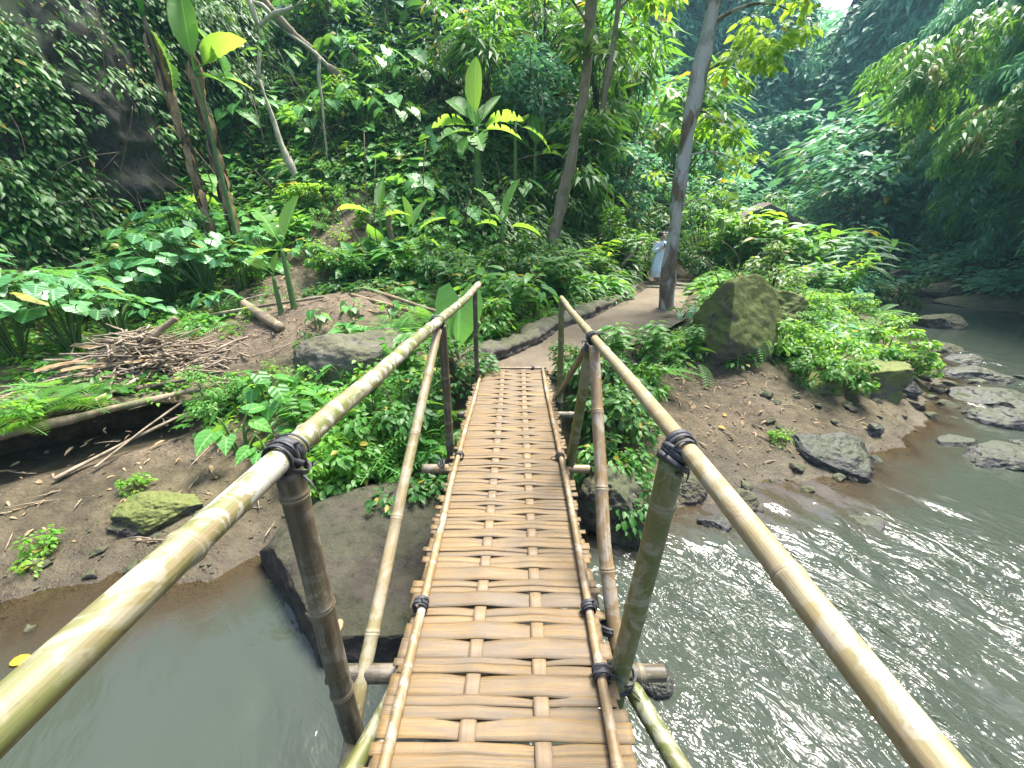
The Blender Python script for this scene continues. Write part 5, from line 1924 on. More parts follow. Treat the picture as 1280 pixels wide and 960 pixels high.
# big mossy boulder on the right bank
rock('boulder', (3.55, 6.1, -.22), (.76, .7, 1.2), 5, M['rock_moss'], 'big mossy boulder with a slanted flat top beside the retaining wall', rz=-.35, tilt=(.12, .22), cat='boulder', cuts=4, cut=(.75, .95), rough=.07,
     planes=[((.5, -.55, .75), .50), ((-.9, -.45, .05), .62), ((.55, -1, -.25), .60), ((1, .1, 0), .8)])
rock('boulder', (4.55, 7.0, -.0), (.95, .7, .62), 15, M['rock_moss'], 'overgrown mossy boulder behind the slanted one', rz=.3, cat='boulder', rough=.12)
rock('boulder', (5.15, 5.55, -.72), (1.15, .62, .62), 6, M['rock_moss'], 'long flat-topped boulder half covered by bushes at the beach end', rz=.12, cat='boulder', cuts=5, cut=(.7, .9),
     planes=[((0, 0, 1), .55), ((.1, -1, .1), .6), ((1, -.3, -.1), .8)])
rock('boulder', (6.2, 6.0, -.85), (.5, .42, .42), 16, M['rock_wet'], 'dark wet boulder at the river end of the flat-topped one', cat='boulder')
rk(1045, 572, (.52, .36, .24), 17, 'rock_wet', 'slanted rock with a mossy top at the water edge of the beach', .02, rz=-.5, tilt=(.25, .2), cuts=5, planes=[((0, -.2, 1), .5)])
rk(1090, 580, (.14, .1, .1), 18, 'rock_wet', 'small dark stone right of the slanted rock', .02)
rk(1090, 540, (.12, .1, .09), 19, 'rock_wet', 'fist-sized dark stone on the beach beyond the slanted rock', .02)


def riv(u, v, size, seed, label, mat='rock_wet', dz=0.0, **k):
    p = at_z(u, v, ZW)
    return rock('rock', (p[0], p[1], ZW + dz), size, seed, M[mat], label, group=None, **k)


riv(1245, 572, (.52, .30, .18), 21, 'flat grey rock in midstream nearest the bridge on the right', rz=.2, planes=[((0, 0, 1), .5)])
riv(1195, 553, (.3, .14, .1), 22, 'thin flat ledge just left of the midstream rock', rz=.2, planes=[((0, 0, 1), .4)])
riv(1325, 565, (.5, .35, .22), 23, 'rock at the right edge of the photo beside the midstream one')
riv(1240, 498, (.62, .42, .26), 24, 'moss-topped rock among the riffles', 'rock_wet', dz=-.02)
riv(1262, 525, (.6, .35, .18), 25, 'low wet rock in front of the moss-topped one')
riv(1225, 470, (.7, .4, .2), 26, 'low mossy rock at the head of the riffle', 'rock_wet', dz=-.03)
riv(1300, 520, (.6, .4, .25), 27, 'mossy rock at the far right of the riffle', 'rock_wet')
riv(1170, 408, (.68, .5, .42), 28, 'rounded dark boulder in the river bend', 'rock', dz=.05)
riv(1143, 360, (1.5, .9, .9), 29, 'large dark boulder under the far rock wall', 'rock', dz=.15, cuts=6)
riv(1185, 372, (1.6, .9, .55), 30, 'long ledge of rock along the foot of the right wall', 'rock', dz=.0, rz=-.7)
riv(1240, 385, (1.5, .9, .45), 32, 'undercut ledge at the right edge below the hanging foliage', 'rock', dz=.0, rz=-.7)
riv(1180, 437, (.5, .3, .16), 33, 'low stone at the water edge beside the bend', 'rock', dz=-.02)
riv(1160, 455, (.4, .3, .15), 34, 'flat grey stone on the shingle by the riffle', 'rock')
riv(1200, 450, (.45, .3, .13), 35, 'stone breaking the top of the riffle')
riv(925, 628, (.17, .14, .13), 36, 'knobbly dark stone at the near tip of the beach', 'rock')
riv(820, 850, (.11, .11, .10), 37, 'dark wet stone beside the foot of the near right post')
riv(898, 655, (.2, .13, .07), 38, 'half-sunk stone in the glittering water under the right handrail')
riv(1080, 650, (.26, .15, .06), 39, 'sunken stone breaking the surface in the middle of the stream', dz=-.03)
riv(770, 655, (.45, .4, .5), 40, 'dark rock in the shade under the far end of the bridge', 'rock', dz=.1)
riv(845, 615, (.3, .2, .2), 42, 'rough stone at the foot of the retaining wall', 'rock', dz=.05)
# loose stones along the water, each small
gs = np.random.default_rng(9)
sm = []
for k in range(3):
    V, Fc = rock_mesh((1, .75, .5), 50 + k, sub=4)
    mbs = MB()
    mbs.raw(V, Fc.ravel(), np.full(len(Fc), 3))
    sm.append(mbs.mesh('stone'))
    sm[-1].materials.append(M['rock'])
lines = [((1.7, 3.2), (4.0, 4.1), 16, 'loose dark stone along the near edge of the beach', 'stones along the beach edge'), ((5.2, 4.9), (9.5, 8.8), 46, 'loose dark stone on the shingle between bank and riffle', 'stones on the shingle'),
         ((6.4, 5.2), (9.6, 7.4), 30, 'wet stone standing out of the riffle', 'stones in the riffle'), ((-4.5, 2.0), (-2.0, 2.6), 12, 'small stone at the edge of the left pool', 'stones by the left pool'),
         ((3.0, 4.5), (5.0, 5.1), 14, 'small stone lying on the beach before the boulders', 'stones on the beach')]
for a, c_, n, lab, grp in lines:
    for k in range(n):
        f = gs.random()
        x = a[0] + (c_[0] - a[0]) * f + gs.normal() * .25
        y = a[1] + (c_[1] - a[1]) * f + gs.normal() * .25
        s = gs.uniform(.035, .12) * (1.5 if 'riffle' in lab else 1)
        o = bpy.data.objects.new('stone', sm[k % 3])
        COL.objects.link(o)
        o.location = (x, y, max(h1(x, y), ZW - .02) + s * .12)
        o.scale = (s, s, s)
        o.rotation_euler = (0, 0, gs.uniform(0, 6.28))
        tag(o, lab, 'stone', grp)

# fine gravel and mud crumbs
mb = MB()
V, Fc = rock_mesh((1, .8, .55), 77, sub=1, rough=.12)
n = 9000
x, y = gs.uniform(-6, 10, n), gs.uniform(1.5, 9, n)
z = height(x, y)
q_ = np.stack([x, y, z], 1)
k = (z > -1.1) & (z < -.5) & (gs.random(n) < .75 * sstep(-.25, .5, fbm(q_, 1.1, 3, 55)) + .5 * (z < -.96)) & ~((np.abs(x) < 1.5) & (y > 2.7))
x, y, z = x[k], y[k], z[k]
m = len(x)
a = gs.uniform(0, 6.28, m)
mb.inst((V, Fc.ravel(), np.full(len(Fc), 3), np.zeros((len(V), 2))), np.stack([x, y, z + .004], 1), np.stack([np.cos(a), np.sin(a), 0 * a], 1), np.tile([0, 0, 1.0], (m, 1)), gs.lognormal(-4.45, .55, m), gs.random(m))
tag(mb.build('gravel', M['rock']), 'fine gravel and mud crumbs along the banks', 'gravel', kind='stuff')

# ------------------------------------------------------------------ retaining wall of stacked stones on the right of the path
mb = MB()
wl = np.array([(.62, 4.12), (1.2, 4.75), (1.75, 5.15), (2.35, 5.6), (2.9, 6.3)])
gw = np.random.default_rng(15)
Ld = np.concatenate([[0], np.cumsum(np.linalg.norm(np.diff(wl, axis=0), axis=1))])
z = -1.0
while z < -.14:
    s = gw.uniform(0, .1)
    hgt = gw.uniform(.09, .14)
    while s < Ld[-1]:
        L_ = gw.uniform(.1, .22)
        x, y = np.interp(s, Ld, wl[:, 0]), np.interp(s, Ld, wl[:, 1])
        i = min(np.searchsorted(Ld, s, 'right') - 1, len(wl) - 2)
        d = nrm(wl[i + 1] - wl[i])
        V, Fc = rock_mesh((L_ * .56, .13, hgt * .58), int(gw.integers(1e6)), sub=3, cuts=6, cut=(.6, .8), rough=.1)
        V = np.stack([V[:, 0] * d[0] - V[:, 1] * d[1], V[:, 0] * d[1] + V[:, 1] * d[0], V[:, 2]], 1)
        back = .12 * (z + 1.0)
        mb.raw(V + np.array([x - d[1] * back + gw.normal() * .02, y + d[0] * back, z + gw.normal() * .01]), Fc.ravel(), np.full(len(Fc), 3))
        s += L_
    z += hgt * .92
tag(mb.build('retaining_wall', M['rock_dry']), 'dry-stone retaining wall holding up the right edge of the path above the beach', 'wall')
# kerb on the left of the path
mb = MB()
n = 200
tt = np.linspace(-.4, 5.75, n)
kp = lerp_poly(PATHL, np.clip(tt, 0, None))
kp[tt < 0] += np.array([-.5, -.35]) * (-tt[tt < 0])[:, None]
kz = np.array([0.0] * n)
Pk = np.stack([kp[:, 0] - .09, kp[:, 1] + .05, np.full(n, -.015)], 1)
Pk += np.stack([fbm(Pk, 1.7, 3, 61) * .05, fbm(Pk, 1.7, 3, 62) * .05, fbm(Pk, 2.2, 3, 63) * .03], 1)
V, L_, C_, A_ = tubearr(Pk, .135, 20)
Dk = V - np.repeat(Pk, 20, 0)
Dh = np.hypot(Dk[:, 0], Dk[:, 1])
f_ = np.abs(Dk[:, 2]) / .135
V = V + np.stack([Dk[:, 0] * (.25 + .9 * f_), Dk[:, 1] * (.25 + .9 * f_), -Dk[:, 2] * .15], 1)
V = V + (nrm(Dk) * (fbm(V, 3.2, 4, 64) * .035 + fbm(V, 9, 4, 65) * .03 - .03 * (np.abs(fbm(V, 4.5, 2, 66)) < .06))[:, None])
mb.raw(V, L_, C_, A_)
tag(mb.build('kerb', M['rock_dry']), 'low rough stone kerb running along the left edge of the path', 'kerb')
# steps at the far end of the path
for k, (x, y, z, ln, w_, rz, lab) in enumerate([(4.42, 11.65, -.075, 1.0, .28, -.42, 'lower worn stone step where the path climbs'), (4.62, 12.05, -.01, 1.0, .28, -.42, 'upper worn stone step just under the walkers')]):
    V, Fc = rock_mesh((ln, w_, .11), 70 + k, sub=5, cuts=4, cut=(.8, .95), rough=.05, planes=[((0, 0, 1), .62), ((0, -1, 0), .8), ((0, 1, 0), .8)])
    mb = MB()
    mb.raw(V, Fc.ravel(), np.full(len(Fc), 3))
    o = tag(mb.build('stone_step', M['rock_dry']), lab, 'step')
    o.location = (x, y, z)
    o.rotation_euler = (0, 0, rz)
rock('boulder', (.95, 4.75, -.14), (.34, .26, .16), 81, M['rock_dry'], 'pale stone block on the path corner behind the diagonal brace', cat='stone', cuts=8, cut=(.6, .8))

# ------------------------------------------------------------------ trees
def trunk(mb, P, r0, r1, seg=14, seed=0, n=40, bump_=.05, flare=.12):
    P = np.array(P, float)
    t = np.linspace(0, 1, n)
    S = np.concatenate([[0], np.cumsum(np.linalg.norm(np.diff(P, axis=0), axis=1))])
    S /= S[-1]
    Q = np.stack([np.interp(t, S, P[:, c]) for c in range(3)], 1)
    k = np.array([.25, .5, .25])
    for _ in range(4):
        Q[1:-1] = .25 * Q[:-2] + .5 * Q[1:-1] + .25 * Q[2:]
    r = r0 + (r1 - r0) * t
    r = r * (1 + flare * np.exp(-t * 14))
    V, L, C, A = tubearr(Q, r, seg)
    V = V + nrm(V - np.repeat(Q, seg, 0)) * ((fbm(V * [1, 1, .6], 3.0, 4, seed) * bump_ + fbm(V, 11, 3, seed + 2) * bump_ * .25) * np.repeat(r, seg) / r0 * 1.0)[:, None]
    mb.raw(V, L, C, A)
    return Q


def tree(name, P, r0, r1, bark_, label, limbs, seed, cat='tree'):
    """limbs: (trunk fraction, end offset, radius, crown mat, template, leaf size, crown radius, leaves) """
    base = np.array(P[0], float)
    r = empty(name, tuple(base), 0, label, cat)
    mb = MB()
    Q = trunk(mb, np.array(P) - base, r0, r1, seed=seed)
    mb.build('trunk', M[bark_], r)
    ml = {}
    mbr = MB()
    for k, (f, off, rad, cm, tpl, ls, cr, nl) in enumerate(limbs):
        s = Q[int(f * (len(Q) - 1))]
        e = s + np.array(off, float)
        if rad:
            tube(mbr, bez(s, s + np.array(off) * .5 + np.array([0, 0, .25 * np.linalg.norm(off)]), e, 10), np.linspace(rad, rad * .25, 10), 8)
        if nl:
            if cm not in ml:
                ml[cm] = MB()
            crown(ml[cm], tpl, e, (cr, cr, cr * .6), nl, ls, 12, seed * 10 + k, droop=.35)
    if mbr.n:
        mbr.build('limb', M[bark_], r)
    for cm, m_ in ml.items():
        m_.build('crown', M[cm], r)
    return r


def pts(lst):
    return [tuple(at_y(u, v, y)) for u, v, y in lst]


# near trunk on the path's right edge
b0 = (3.28, 8.35, -.2)
tree('tree', [b0] + pts([(836, 335, 8.35), (847, 255, 8.35), (858, 180, 8.35), (868, 120, 8.35), (880, 60, 8.35), (893, 0, 8.35), (905, -60, 8.4), (925, -160, 8.5)]), .135, .115, 'bark_grey',
     'leaning tree with flaking grey and brown bark at the right edge of the path',
     [(.62, (.9, -.1, .2), .03, 'leaf_lime', OVAL, .17, .6, 260), (.55, (.75, .5, -.1), .025, 'leaf_bright', OVAL, .15, .6, 260), (.45, (1.15, .1, -.1), .02, 'leaf_lime', OVAL2, .13, .42, 130), (.74, (1.4, .2, .3), .035, 'leaf_lime', OVAL, .17, .8, 380),
      (.82, (.5, -.4, .3), .03, 'leaf_dark', OVAL, .3, .45, 70), (.80, (1.9, .6, .7), .04, 'leaf_lime', OVAL, .17, .9, 400), (.84, (-1.3, .3, .6), .04, 'leaf_bright', OVAL, .18, .8, 380), (.78, (-1.5, -.2, .5), .03, 'leaf_lime', OVAL, .16, .7, 260), (.9, (.9, -.3, .9), .04, 'leaf_bright', OVAL, .26, .9, 220),
      (.40, (-.45, .3, .05), .015, 'leaf_bright', OVAL2, .12, .3, 60), (.33, (.9, .1, .1), .014, 'leaf_olive', OVAL, .24, .42, 26), (.94, (-2.2, .6, .9), .04, 'leaf_bright', OVAL, .24, .9, 240), (1, (.3, .2, 1.2), .04, 'leaf_mid', OVAL, .26, 1.3, 340)], 5)
# middle trunk with bird's-nest ferns in its fork
b1 = G(690, 318)
ym = b1[1]
tm = tree('tree', [tuple(b1 - [0, 0, .2])] + pts([(693, 290, ym), (703, 250, ym), (713, 205, ym), (722, 160, ym), (731, 110, ym), (735, 70, ym), (738, 20, ym), (745, -40, ym), (750, -120, ym)]), .15, .125, 'bark_tan',
          'curving tan tree trunk with nest ferns growing in its fork',
          [(.72, (-1.4, -.5, .75), .03, 'leaf_lime', OVAL, .17, .7, 240), (.93, (-1.5, .2, .9), .07, 'leaf_bright', OVAL, .18, .9, 420), (.86, (.9, .3, 1.4), .07, 'leaf_mid', OVAL, .22, 1.0, 300), (.95, (-.3, -.6, 1.2), .05, 'leaf_bright', OVAL, .22, .9, 240), (1, (1.2, .5, .9), .05, 'leaf_mid', OVAL, .25, 1.2, 300),
           (.97, (-2.7, .5, .6), .05, 'leaf_mid', OVAL, .22, 1.0, 260), (.9, (.5, -.3, 1.0), .04, 'leaf_bright', LANCE, .3, .7, 120)], 6)
for (u, v, s, lab) in [(733, 72, .8, 'nest fern bristling round the fork of the middle trunk'), (727, 64, .6, 'smaller nest fern on the left of the trunk fork')]:
    p = at_y(u, v, ym - .22)
    P_fern('nest' + str(u), 'nest_fern', 'leaf_olive', LANCE, 26, .75, 41 + u, .9, .7)
    place('nest' + str(u), tuple(p), lab, 'fern', s=s)
# slim stem behind
b2 = G(738, 262)
tree('tree', [tuple(b2 - [0, 0, .2])] + pts([(745, 180, b2[1]), (757, 110, b2[1]), (767, 55, b2[1]), (774, 0, b2[1]), (782, -70, b2[1])]), .10, .08, 'bark_tan', 'slim pale trunk behind the middle tree',
     [(.8, (1.2, .2, .6), .04, 'leaf_bright', OVAL, .25, 1.0, 240), (1, (.3, .2, .8), .04, 'leaf_mid', OVAL, .26, 1.5, 380), (.9, (-1.2, .2, .7), .04, 'leaf_mid', OVAL, .25, 1.1, 260)], 7)
# pale branching dead tree over the leaf bank
bd = G(382, 240)
yd = bd[1]
r = empty('dead_tree', tuple(bd), 0, 'pale bare forked sapling leaning over the leafy slope', 'tree')
mb = MB()
Q = trunk(mb, np.array([tuple(bd - [0, 0, .2])] + pts([(370, 220, yd), (353, 186, yd), (337, 135, yd), (323, 97, yd)])) - bd, .085, .055, 10, 8, 30)
mb.build('trunk', M['bark_pale'], r)
for q, w_ in (([(323, 97), (323, 60), (324, 34)], .048), ([(324, 34), (316, 14), (306, -20), (300, -60)], .036), ([(324, 34), (339, 17), (356, 15), (373, 6), (385, -8)], .034), ([(322, 97), (312, 85), (303, 72)], .03), ([(339, 17), (328, 6), (316, 2)], .02)):
    mb = MB()
    trunk(mb, np.array(pts([(a, c_, yd) for a, c_ in q])) - bd, w_, w_ * .7, 8, 9, 16)
    mb.build('branch', M['bark_pale'], r)
# leaning dark stem and a hanging root
bl = G(452, 128)
yl = bl[1]
r = empty('leaning_trunk', tuple(bl), 0, 'slanting bare grey trunk crossing the upper left slope', 'tree')
mb = MB()
trunk(mb, np.array([tuple(bl)] + pts([(430, 102, yl), (403, 78, yl), (380, 55, yl), (356, 32, yl - .3), (322, -8, yl - .6), (280, -60, yl - 1)])) - bl, .12, .10, 10, 10, 36)
mb.build('trunk', M['bark_tan'], r)
mb = MB()
trunk(mb, np.array(pts([(420, 92, yl), (385, 58, yl - .2), (350, 35, yl - .3), (330, 20, yl - .4)])) - bl, .045, .03, 8, 11, 20)
mb.build('branch', M['bark_pale'], r)
yr = G(413, 215)[1]
rr_ = np.array(pts([(400, 72, yr), (398, 100, yr), (403, 125, yr), (405, 160, yr), (408, 185, yr), (409, 203, yr), (415, 214, yr)]))
mb = MB()
trunk(mb, rr_, .035, .02, 8, 12, 40, .03)
tag(mb.build('hanging_root', M['bark_pale']), 'pale wavy aerial root hanging from the slanting trunk', 'root')
# dead branch by the steps and others on the slope
for (q, w_, lab, cat) in [([(770, 345, None), (782, 325, .15), (797, 312, .3), (803, 302, .4)], .06, 'bare grey branch sticking up left of the steps', 'branch'),
                          ([(492, 312, None), (487, 285, .0), (484, 258, .0)], .085, 'short pale snag standing on the bare slope', 'snag'),
                          ([(420, 200, None), (452, 195, .1), (485, 192, .2)], .035, 'thin fallen branch lying across the slope', 'branch')]:
    p0 = G(q[0][0], q[0][1])
    P_ = [tuple(p0 - [0, 0, .08])] + [tuple(at_y(u, v, p0[1] + dy)) for u, v, dy in q[1:]]
    mb = MB()
    trunk(mb, P_, w_, w_ * .65, 8, 13, 18)
    tag(mb.build('dead_branch' if cat == 'branch' else 'snag', M['bark_tan']), lab, cat)
# understory trees filling the middle of the forest
ut = []
gu = np.random.default_rng(33)
P_shrub('under1', 'understory_tree', 'leaf_dark', LANCE, .34, (1.25, 1.25, 1.7), 900, 51, 26)
P_shrub('under2', 'understory_tree', 'leaf_mid', OVAL, .24, (1.2, 1.2, 1.6), 950, 52, 26)
P_shrub('under3', 'understory_tree', 'leaf_mid', BAMB, .5, (1.4, 1.4, 2.0), 1100, 53, 26, wid=1.3)
P_shrub('under4', 'understory_tree', 'leaf_far', OVAL2, .22, (1.2, 1.2, 1.7), 1200, 54, 30)
for (x, y, key, s, lab) in [
    (-1.0, 14.2, 'under3', .9, 'feathery small tree right behind the large banana plant'), (2.2, 13.6, 'under3', .9, 'feathery small tree between the middle and the near trunk'), (3.6, 14.6, 'under4', .95, 'fine-leaved small tree behind the walkers'),
    (1.6, 12.6, 'under1', .62, 'dark bushy small tree just right of the middle trunk'), (5.6, 15.6, 'under1', .8, 'dark bushy small tree behind the near trunk'), (6.8, 17.5, 'under4', 1.0, 'fine-leaved small tree right of the near trunk'),
    (.4, 14.4, 'under4', 1.1, 'fine-leaved tree up the slope behind the middle trunk'), (3.0, 16.5, 'under3', 1.3, 'tall feathery tree up the slope between the two trunks'), (-2.4, 14.8, 'under1', .9, 'dark bushy tree above the large banana plant'),
    (5.0, 19.0, 'under3', 1.5, 'tall feathery tree behind the crown of the near trunk'), (1.0, 18.0, 'under1', 1.4, 'tall dark tree high on the slope in the centre'), (-3.0, 18.5, 'under2', 1.3, 'leafy tree high on the slope left of centre'),
    (-6.5, 16.5, 'under2', 1.0, 'leafy tree high on the slope above the forked sapling'), (7.6, 21, 'under3', 1.7, 'tall feathery tree at the mouth of the gorge'), (9.8, 22, 'under4', 1.5, 'fine-leaved tree behind the hut'),
    (20.6, 25.5, 'under4', 2.6, 'tall hazy tree standing in the gap at the head of the gorge'), (23.0, 28.8, 'under4', 3.4, 'tallest hazy tree closing the gap at the head of the gorge'), (26.2, 33.5, 'under1', 3.8, 'hazy tree deepest in the gap at the head of the gorge'), (24.6, 28.2, 'under2', 3.0, 'leafy hazy tree on the right side of the gap in the gorge'), (18.2, 25.0, 'under1', 1.8, 'dark hazy tree at the water in front of the gap in the gorge'),
    (4.2, 12.9, 'under1', .5, 'dark bush-like tree behind the woman'), (2.9, 12.2, 'under2', .5, 'leafy small tree left of the walkers'), (6.3, 13.2, 'under1', .55, 'dark small tree on the right of the path beyond the steps'),
    (-5.2, 13.2, 'under2', .55, 'leafy small tree beside the slanting trunk'), (12.8, 21.5, 'under1', 1.2, 'dark tree at the river bend behind the hut'),
]:
    place(key, (x, y, h1(x, y) - .1), lab, 'tree', s=s)
# nearer boughs of the right wall reaching over the river
for (x, y, z, key, s, lab) in [(14.6, 9.6, 3.2, 'bough1', 1.1, 'bright bamboo-like bough arching out from the right wall above the river'), (16.3, 14.2, 4.4, 'bough1', 1.6, 'bamboo-like bough further up the right wall, over the bend'), (15.6, 11.4, 6.0, 'bough2', 1.6, 'pale feathery bough near the top of the right wall'),
                               (15.6, 10.6, 1.5, 'bough2', 1.2, 'feathery bough hanging low over the ledge at the right edge'), (15.8, 17.4, 6.8, 'bough1', 1.7, 'bamboo-like bough nearest the head of the gorge'), (14.6, 8.8, 6.6, 'bough1', 1.1, 'green bough at the upper right corner')]:
    if key not in PROTO:
        P_shrub(key, 'bough', 'leaf_mid' if key == 'bough1' else 'leaf_far', SPRAY, .48, (1.1, 1.1, .8), 330, 61 if key == 'bough1' else 62, 14)
    place(key, (x, y, z - .9), lab, 'bough', s=s)

gb = np.random.default_rng(63)
kk = np.nonzero((CR[0][:, 1] > 5) & (CR[0][:, 1] < 24) & (CR[0][:, 2] > 2.2) & (CR[0][:, 2] < 12))[0]
for i_ in gb.choice(kk, 48, False):
    p = CR[0][i_] + CR[1][i_] * gb.uniform(.6, 2.2)
    place('bough1' if gb.random() < .4 else 'bough2', tuple(p), 'feathery bough among the foliage hanging from the right gorge wall', 'bough', s=gb.uniform(1.0, 1.7), group='boughs on the right gorge wall')
P_shrub('cliffshrub', 'cliff_shrub', 'leaf_far', OVAL, .5, (1.6, 1.6, 1.3), 420, 64, 16)
P_shrub('cliffshrub2', 'cliff_shrub', 'leaf_mid', OVAL2, .42, (1.5, 1.5, 1.4), 500, 65, 16)
kk = np.nonzero((CF[0][:, 2] > .5) & (CF[0][:, 2] < 17))[0]
for i_ in gb.choice(kk, 46, False):
    p = CF[0][i_] + CF[1][i_] * gb.uniform(.3, 2.0)
    place('cliffshrub' if gb.random() < .65 else 'cliffshrub2', (p[0], p[1], p[2] - 1), 'bushy growth clinging to the hazy head of the gorge', 'shrub', s=gb.uniform(.9, 1.7), group='shrubs on the far gorge wall')

# ------------------------------------------------------------------ logs, poles, driftwood
def log(P, r0, r1, mat, label, name='log', cat='log', seg=16, seed=0, b_=.014):
    mb = MB()
    trunk(mb, P, r0, r1, seg, seed, 40, b_)
    return tag(mb.build(name, M[mat]), label, cat)


a0, a1 = G(306, 386), G(352, 415)
log([a0 + [0, 0, .08], a1 + [0, 0, .07]], .085, .075, 'bark_tan', 'sawn mossy log lying beside the young banana plant', seed=3)
# long fallen trunk along the undercut bank
f0, f1 = np.array([-6.6, 1.7, -.36]), np.array([-3.75, 4.35, -.28])
log([f0, f0 * .6 + f1 * .4 + [0, 0, -.03], f1], .055, .045, 'bark_tan', 'long fallen trunk along the edge of the undercut left bank', name='log', seed=4, b_=.03)
log([f0 + [-.1, .35, .08], f0 * .5 + f1 * .5 + [-.12, .35, .09], f1 + [-.35, .1, .05]], .04, .035, 'bark_dark', 'thinner dark trunk lying behind the long fallen one', name='log', seed=5)
for k, (A_, B_, r_, lab) in enumerate([((70, 605), (240, 520), .018, 'dry pole slanting across the mud below the fallen trunk'), ((120, 590), (235, 508), .014, 'thin dry pole beside the slanting one below the fallen trunk'), ((250, 400), (405, 375), .03, 'dry pole lying behind the sawn log'), ((262, 392), (330, 372), .022, 'short dry pole behind the sawn log'),
                                      ((120, 510), (220, 458), .022, 'pole laid along the front of the driftwood heap')]):
    p, q = G(*A_), G(*B_)
    log([p + [0, 0, .04], (p + q) / 2 + [0, 0, .06], q + [0, 0, .05]], r_, r_ * .8, 'twig', lab, name='dry_pole', cat='pole', seed=20 + k, b_=.004)
for k, (A_, B_, lab) in enumerate([((452, 362), (560, 398), 'cut bamboo pole lowest in the bundle behind the mound'), ((470, 358), (566, 388), 'cut bamboo pole in the middle of the bundle behind the mound'), ((488, 356), (560, 378), 'short cut bamboo pole at the back of the bundle'), ((440, 372), (545, 402), 'cut pole at the front of the bundle behind the mound')]):
    p, q = G(*A_), G(*B_)
    pole('bamboo_pole', [p + [0, 0, .05], q + [0, 0, .05]], .04, .034, 'bam_tan', None, .35, 90 + k, 12)
    o = bpy.context.collection.objects[-1]
    tag(o, lab, 'pole')
# driftwood heap
gd = np.random.default_rng(44)
mb = MB()
cx = G(185, 462)
n = 900
for k in range(n):
    r_ = abs(gd.normal())
    p = cx + np.array([gd.normal() * .5, gd.normal() * .32, 0])
    p[2] = h1(p[0], p[1]) + .55 * math.exp(-(((p[0] - cx[0]) / .6) ** 2 + ((p[1] - cx[1]) / .38) ** 2)) * gd.random()
    a = gd.normal() * .55 + (.5 if gd.random() < .6 else 2.4)
    L_ = gd.uniform(.15, 1.0) * (1 if gd.random() < .7 else .4)
    d = np.array([math.cos(a), math.sin(a), gd.normal() * .22])
    w_ = gd.uniform(.005, .018)
    tube(mb, bez(p - d * L_ / 2, p + gd.normal(size=3) * .04, p + d * L_ / 2, 5), [w_, w_, w_ * .9, w_ * .8, w_ * .6], 5)
tag(mb.build('driftwood_heap', M['twig']), 'tangled heap of dry driftwood sticks on the left bank', 'driftwood', kind='stuff')
p = cx + np.array([.05, -.1, .0])
log([p + [0, 0, .3], p + [.45, .25, .68]], .045, .03, 'bark_tan', 'splintered branch sticking up out of the driftwood heap', name='driftwood_branch', cat='branch', seed=31, b_=.01)
# a torn husk sheet on the heap
mb = MB()
nn_ = 14
t = np.linspace(0, 1, nn_)
for q, (dx, dy, dz, ln, wd, az) in enumerate([(-.5, -.35, .05, .75, .09, .75), (-.15, -.45, .06, .6, .07, .9), (-.75, .1, .16, .5, .09, .1), (.3, -.2, .1, .5, .06, 1.1)]):
    d = np.array([math.cos(az), math.sin(az), .05])
    s_ = np.array([-math.sin(az), math.cos(az), 0])
    Pc = cx + np.array([dx, dy, dz + .14]) + d * (t[:, None] - .5) * ln
    Pc[:, 2] += .03 * np.sin(t * 5 + q)
    V = np.concatenate([Pc - s_ * wd * .5, Pc + s_ * wd * .5 + [0, 0, .02]])
    mb.add(V, [(i, i + 1, nn_ + i + 1, nn_ + i) for i in range(nn_ - 1)])
tag(mb.build('dry_husk', M['husk']), 'dry palm husk strips draped over the driftwood heap', 'husk', kind='stuff')
# fallen leaves and twigs on bare ground
STUFF.clear()
mbl, mbt = MB(), MB()
n = 16000
x, y = gd.uniform(-8.5, 6.5, n), gd.uniform(1.6, 11.5, n)
z = height(x, y)
w_ = (np.maximum.reduce([blob(x, y, -3.4, 6.5, 1.7, 1.4, .3), blob(x, y, -5.2, 3.5, 3.6, .9, -.2), blob(x, y, -4.6, 9.4, 1.7, 2.2), 1.0 * blob(x, y, 2.9, 4.7, 1.7, .9), .5 * blob(x, y, -4, 5.2, 1.5, .8)]) + .02 * (path_dist(x, y) < .8)) * (.55 + .45 * fbm(np.stack([x, y, z], 1), 1.4, 3, 7))
k = (gd.random(n) < w_) & (z > -.97)
x, y, z = x[k], y[k], z[k]
m = len(x)
a = gd.uniform(0, 6.28, m)
D = np.stack([np.cos(a), np.sin(a), gd.normal(size=m) * .2], 1)
N = nrm(np.stack([gd.normal(size=m) * .35, gd.normal(size=m) * .35, np.ones(m)], 1))
mbl.inst(LANCE, np.stack([x, y, z + .014], 1), D, N, gd.lognormal(-2.7, .4, m), gd.random(m), 1.3)
tag(mbl.build('leaf_litter', M['husk']), 'dry brown leaf litter strewn over the bare soil', 'leaf litter', kind='stuff')
for i in range(0, m, 4):
    L_ = gd.uniform(.08, .4)
    p = np.array([x[i], y[i], z[i] + .012])
    d = D[i] * [1, 1, .3]
    tube(mbt, bez(p - d * L_ / 2, p + gd.normal(size=3) * .02, p + d * L_ / 2, 4), [.005, .006, .005, .003], 4)
tag(mbt.build('twig_litter', M['twig']), 'thin dry twigs scattered on the bare soil', 'twigs', kind='stuff')
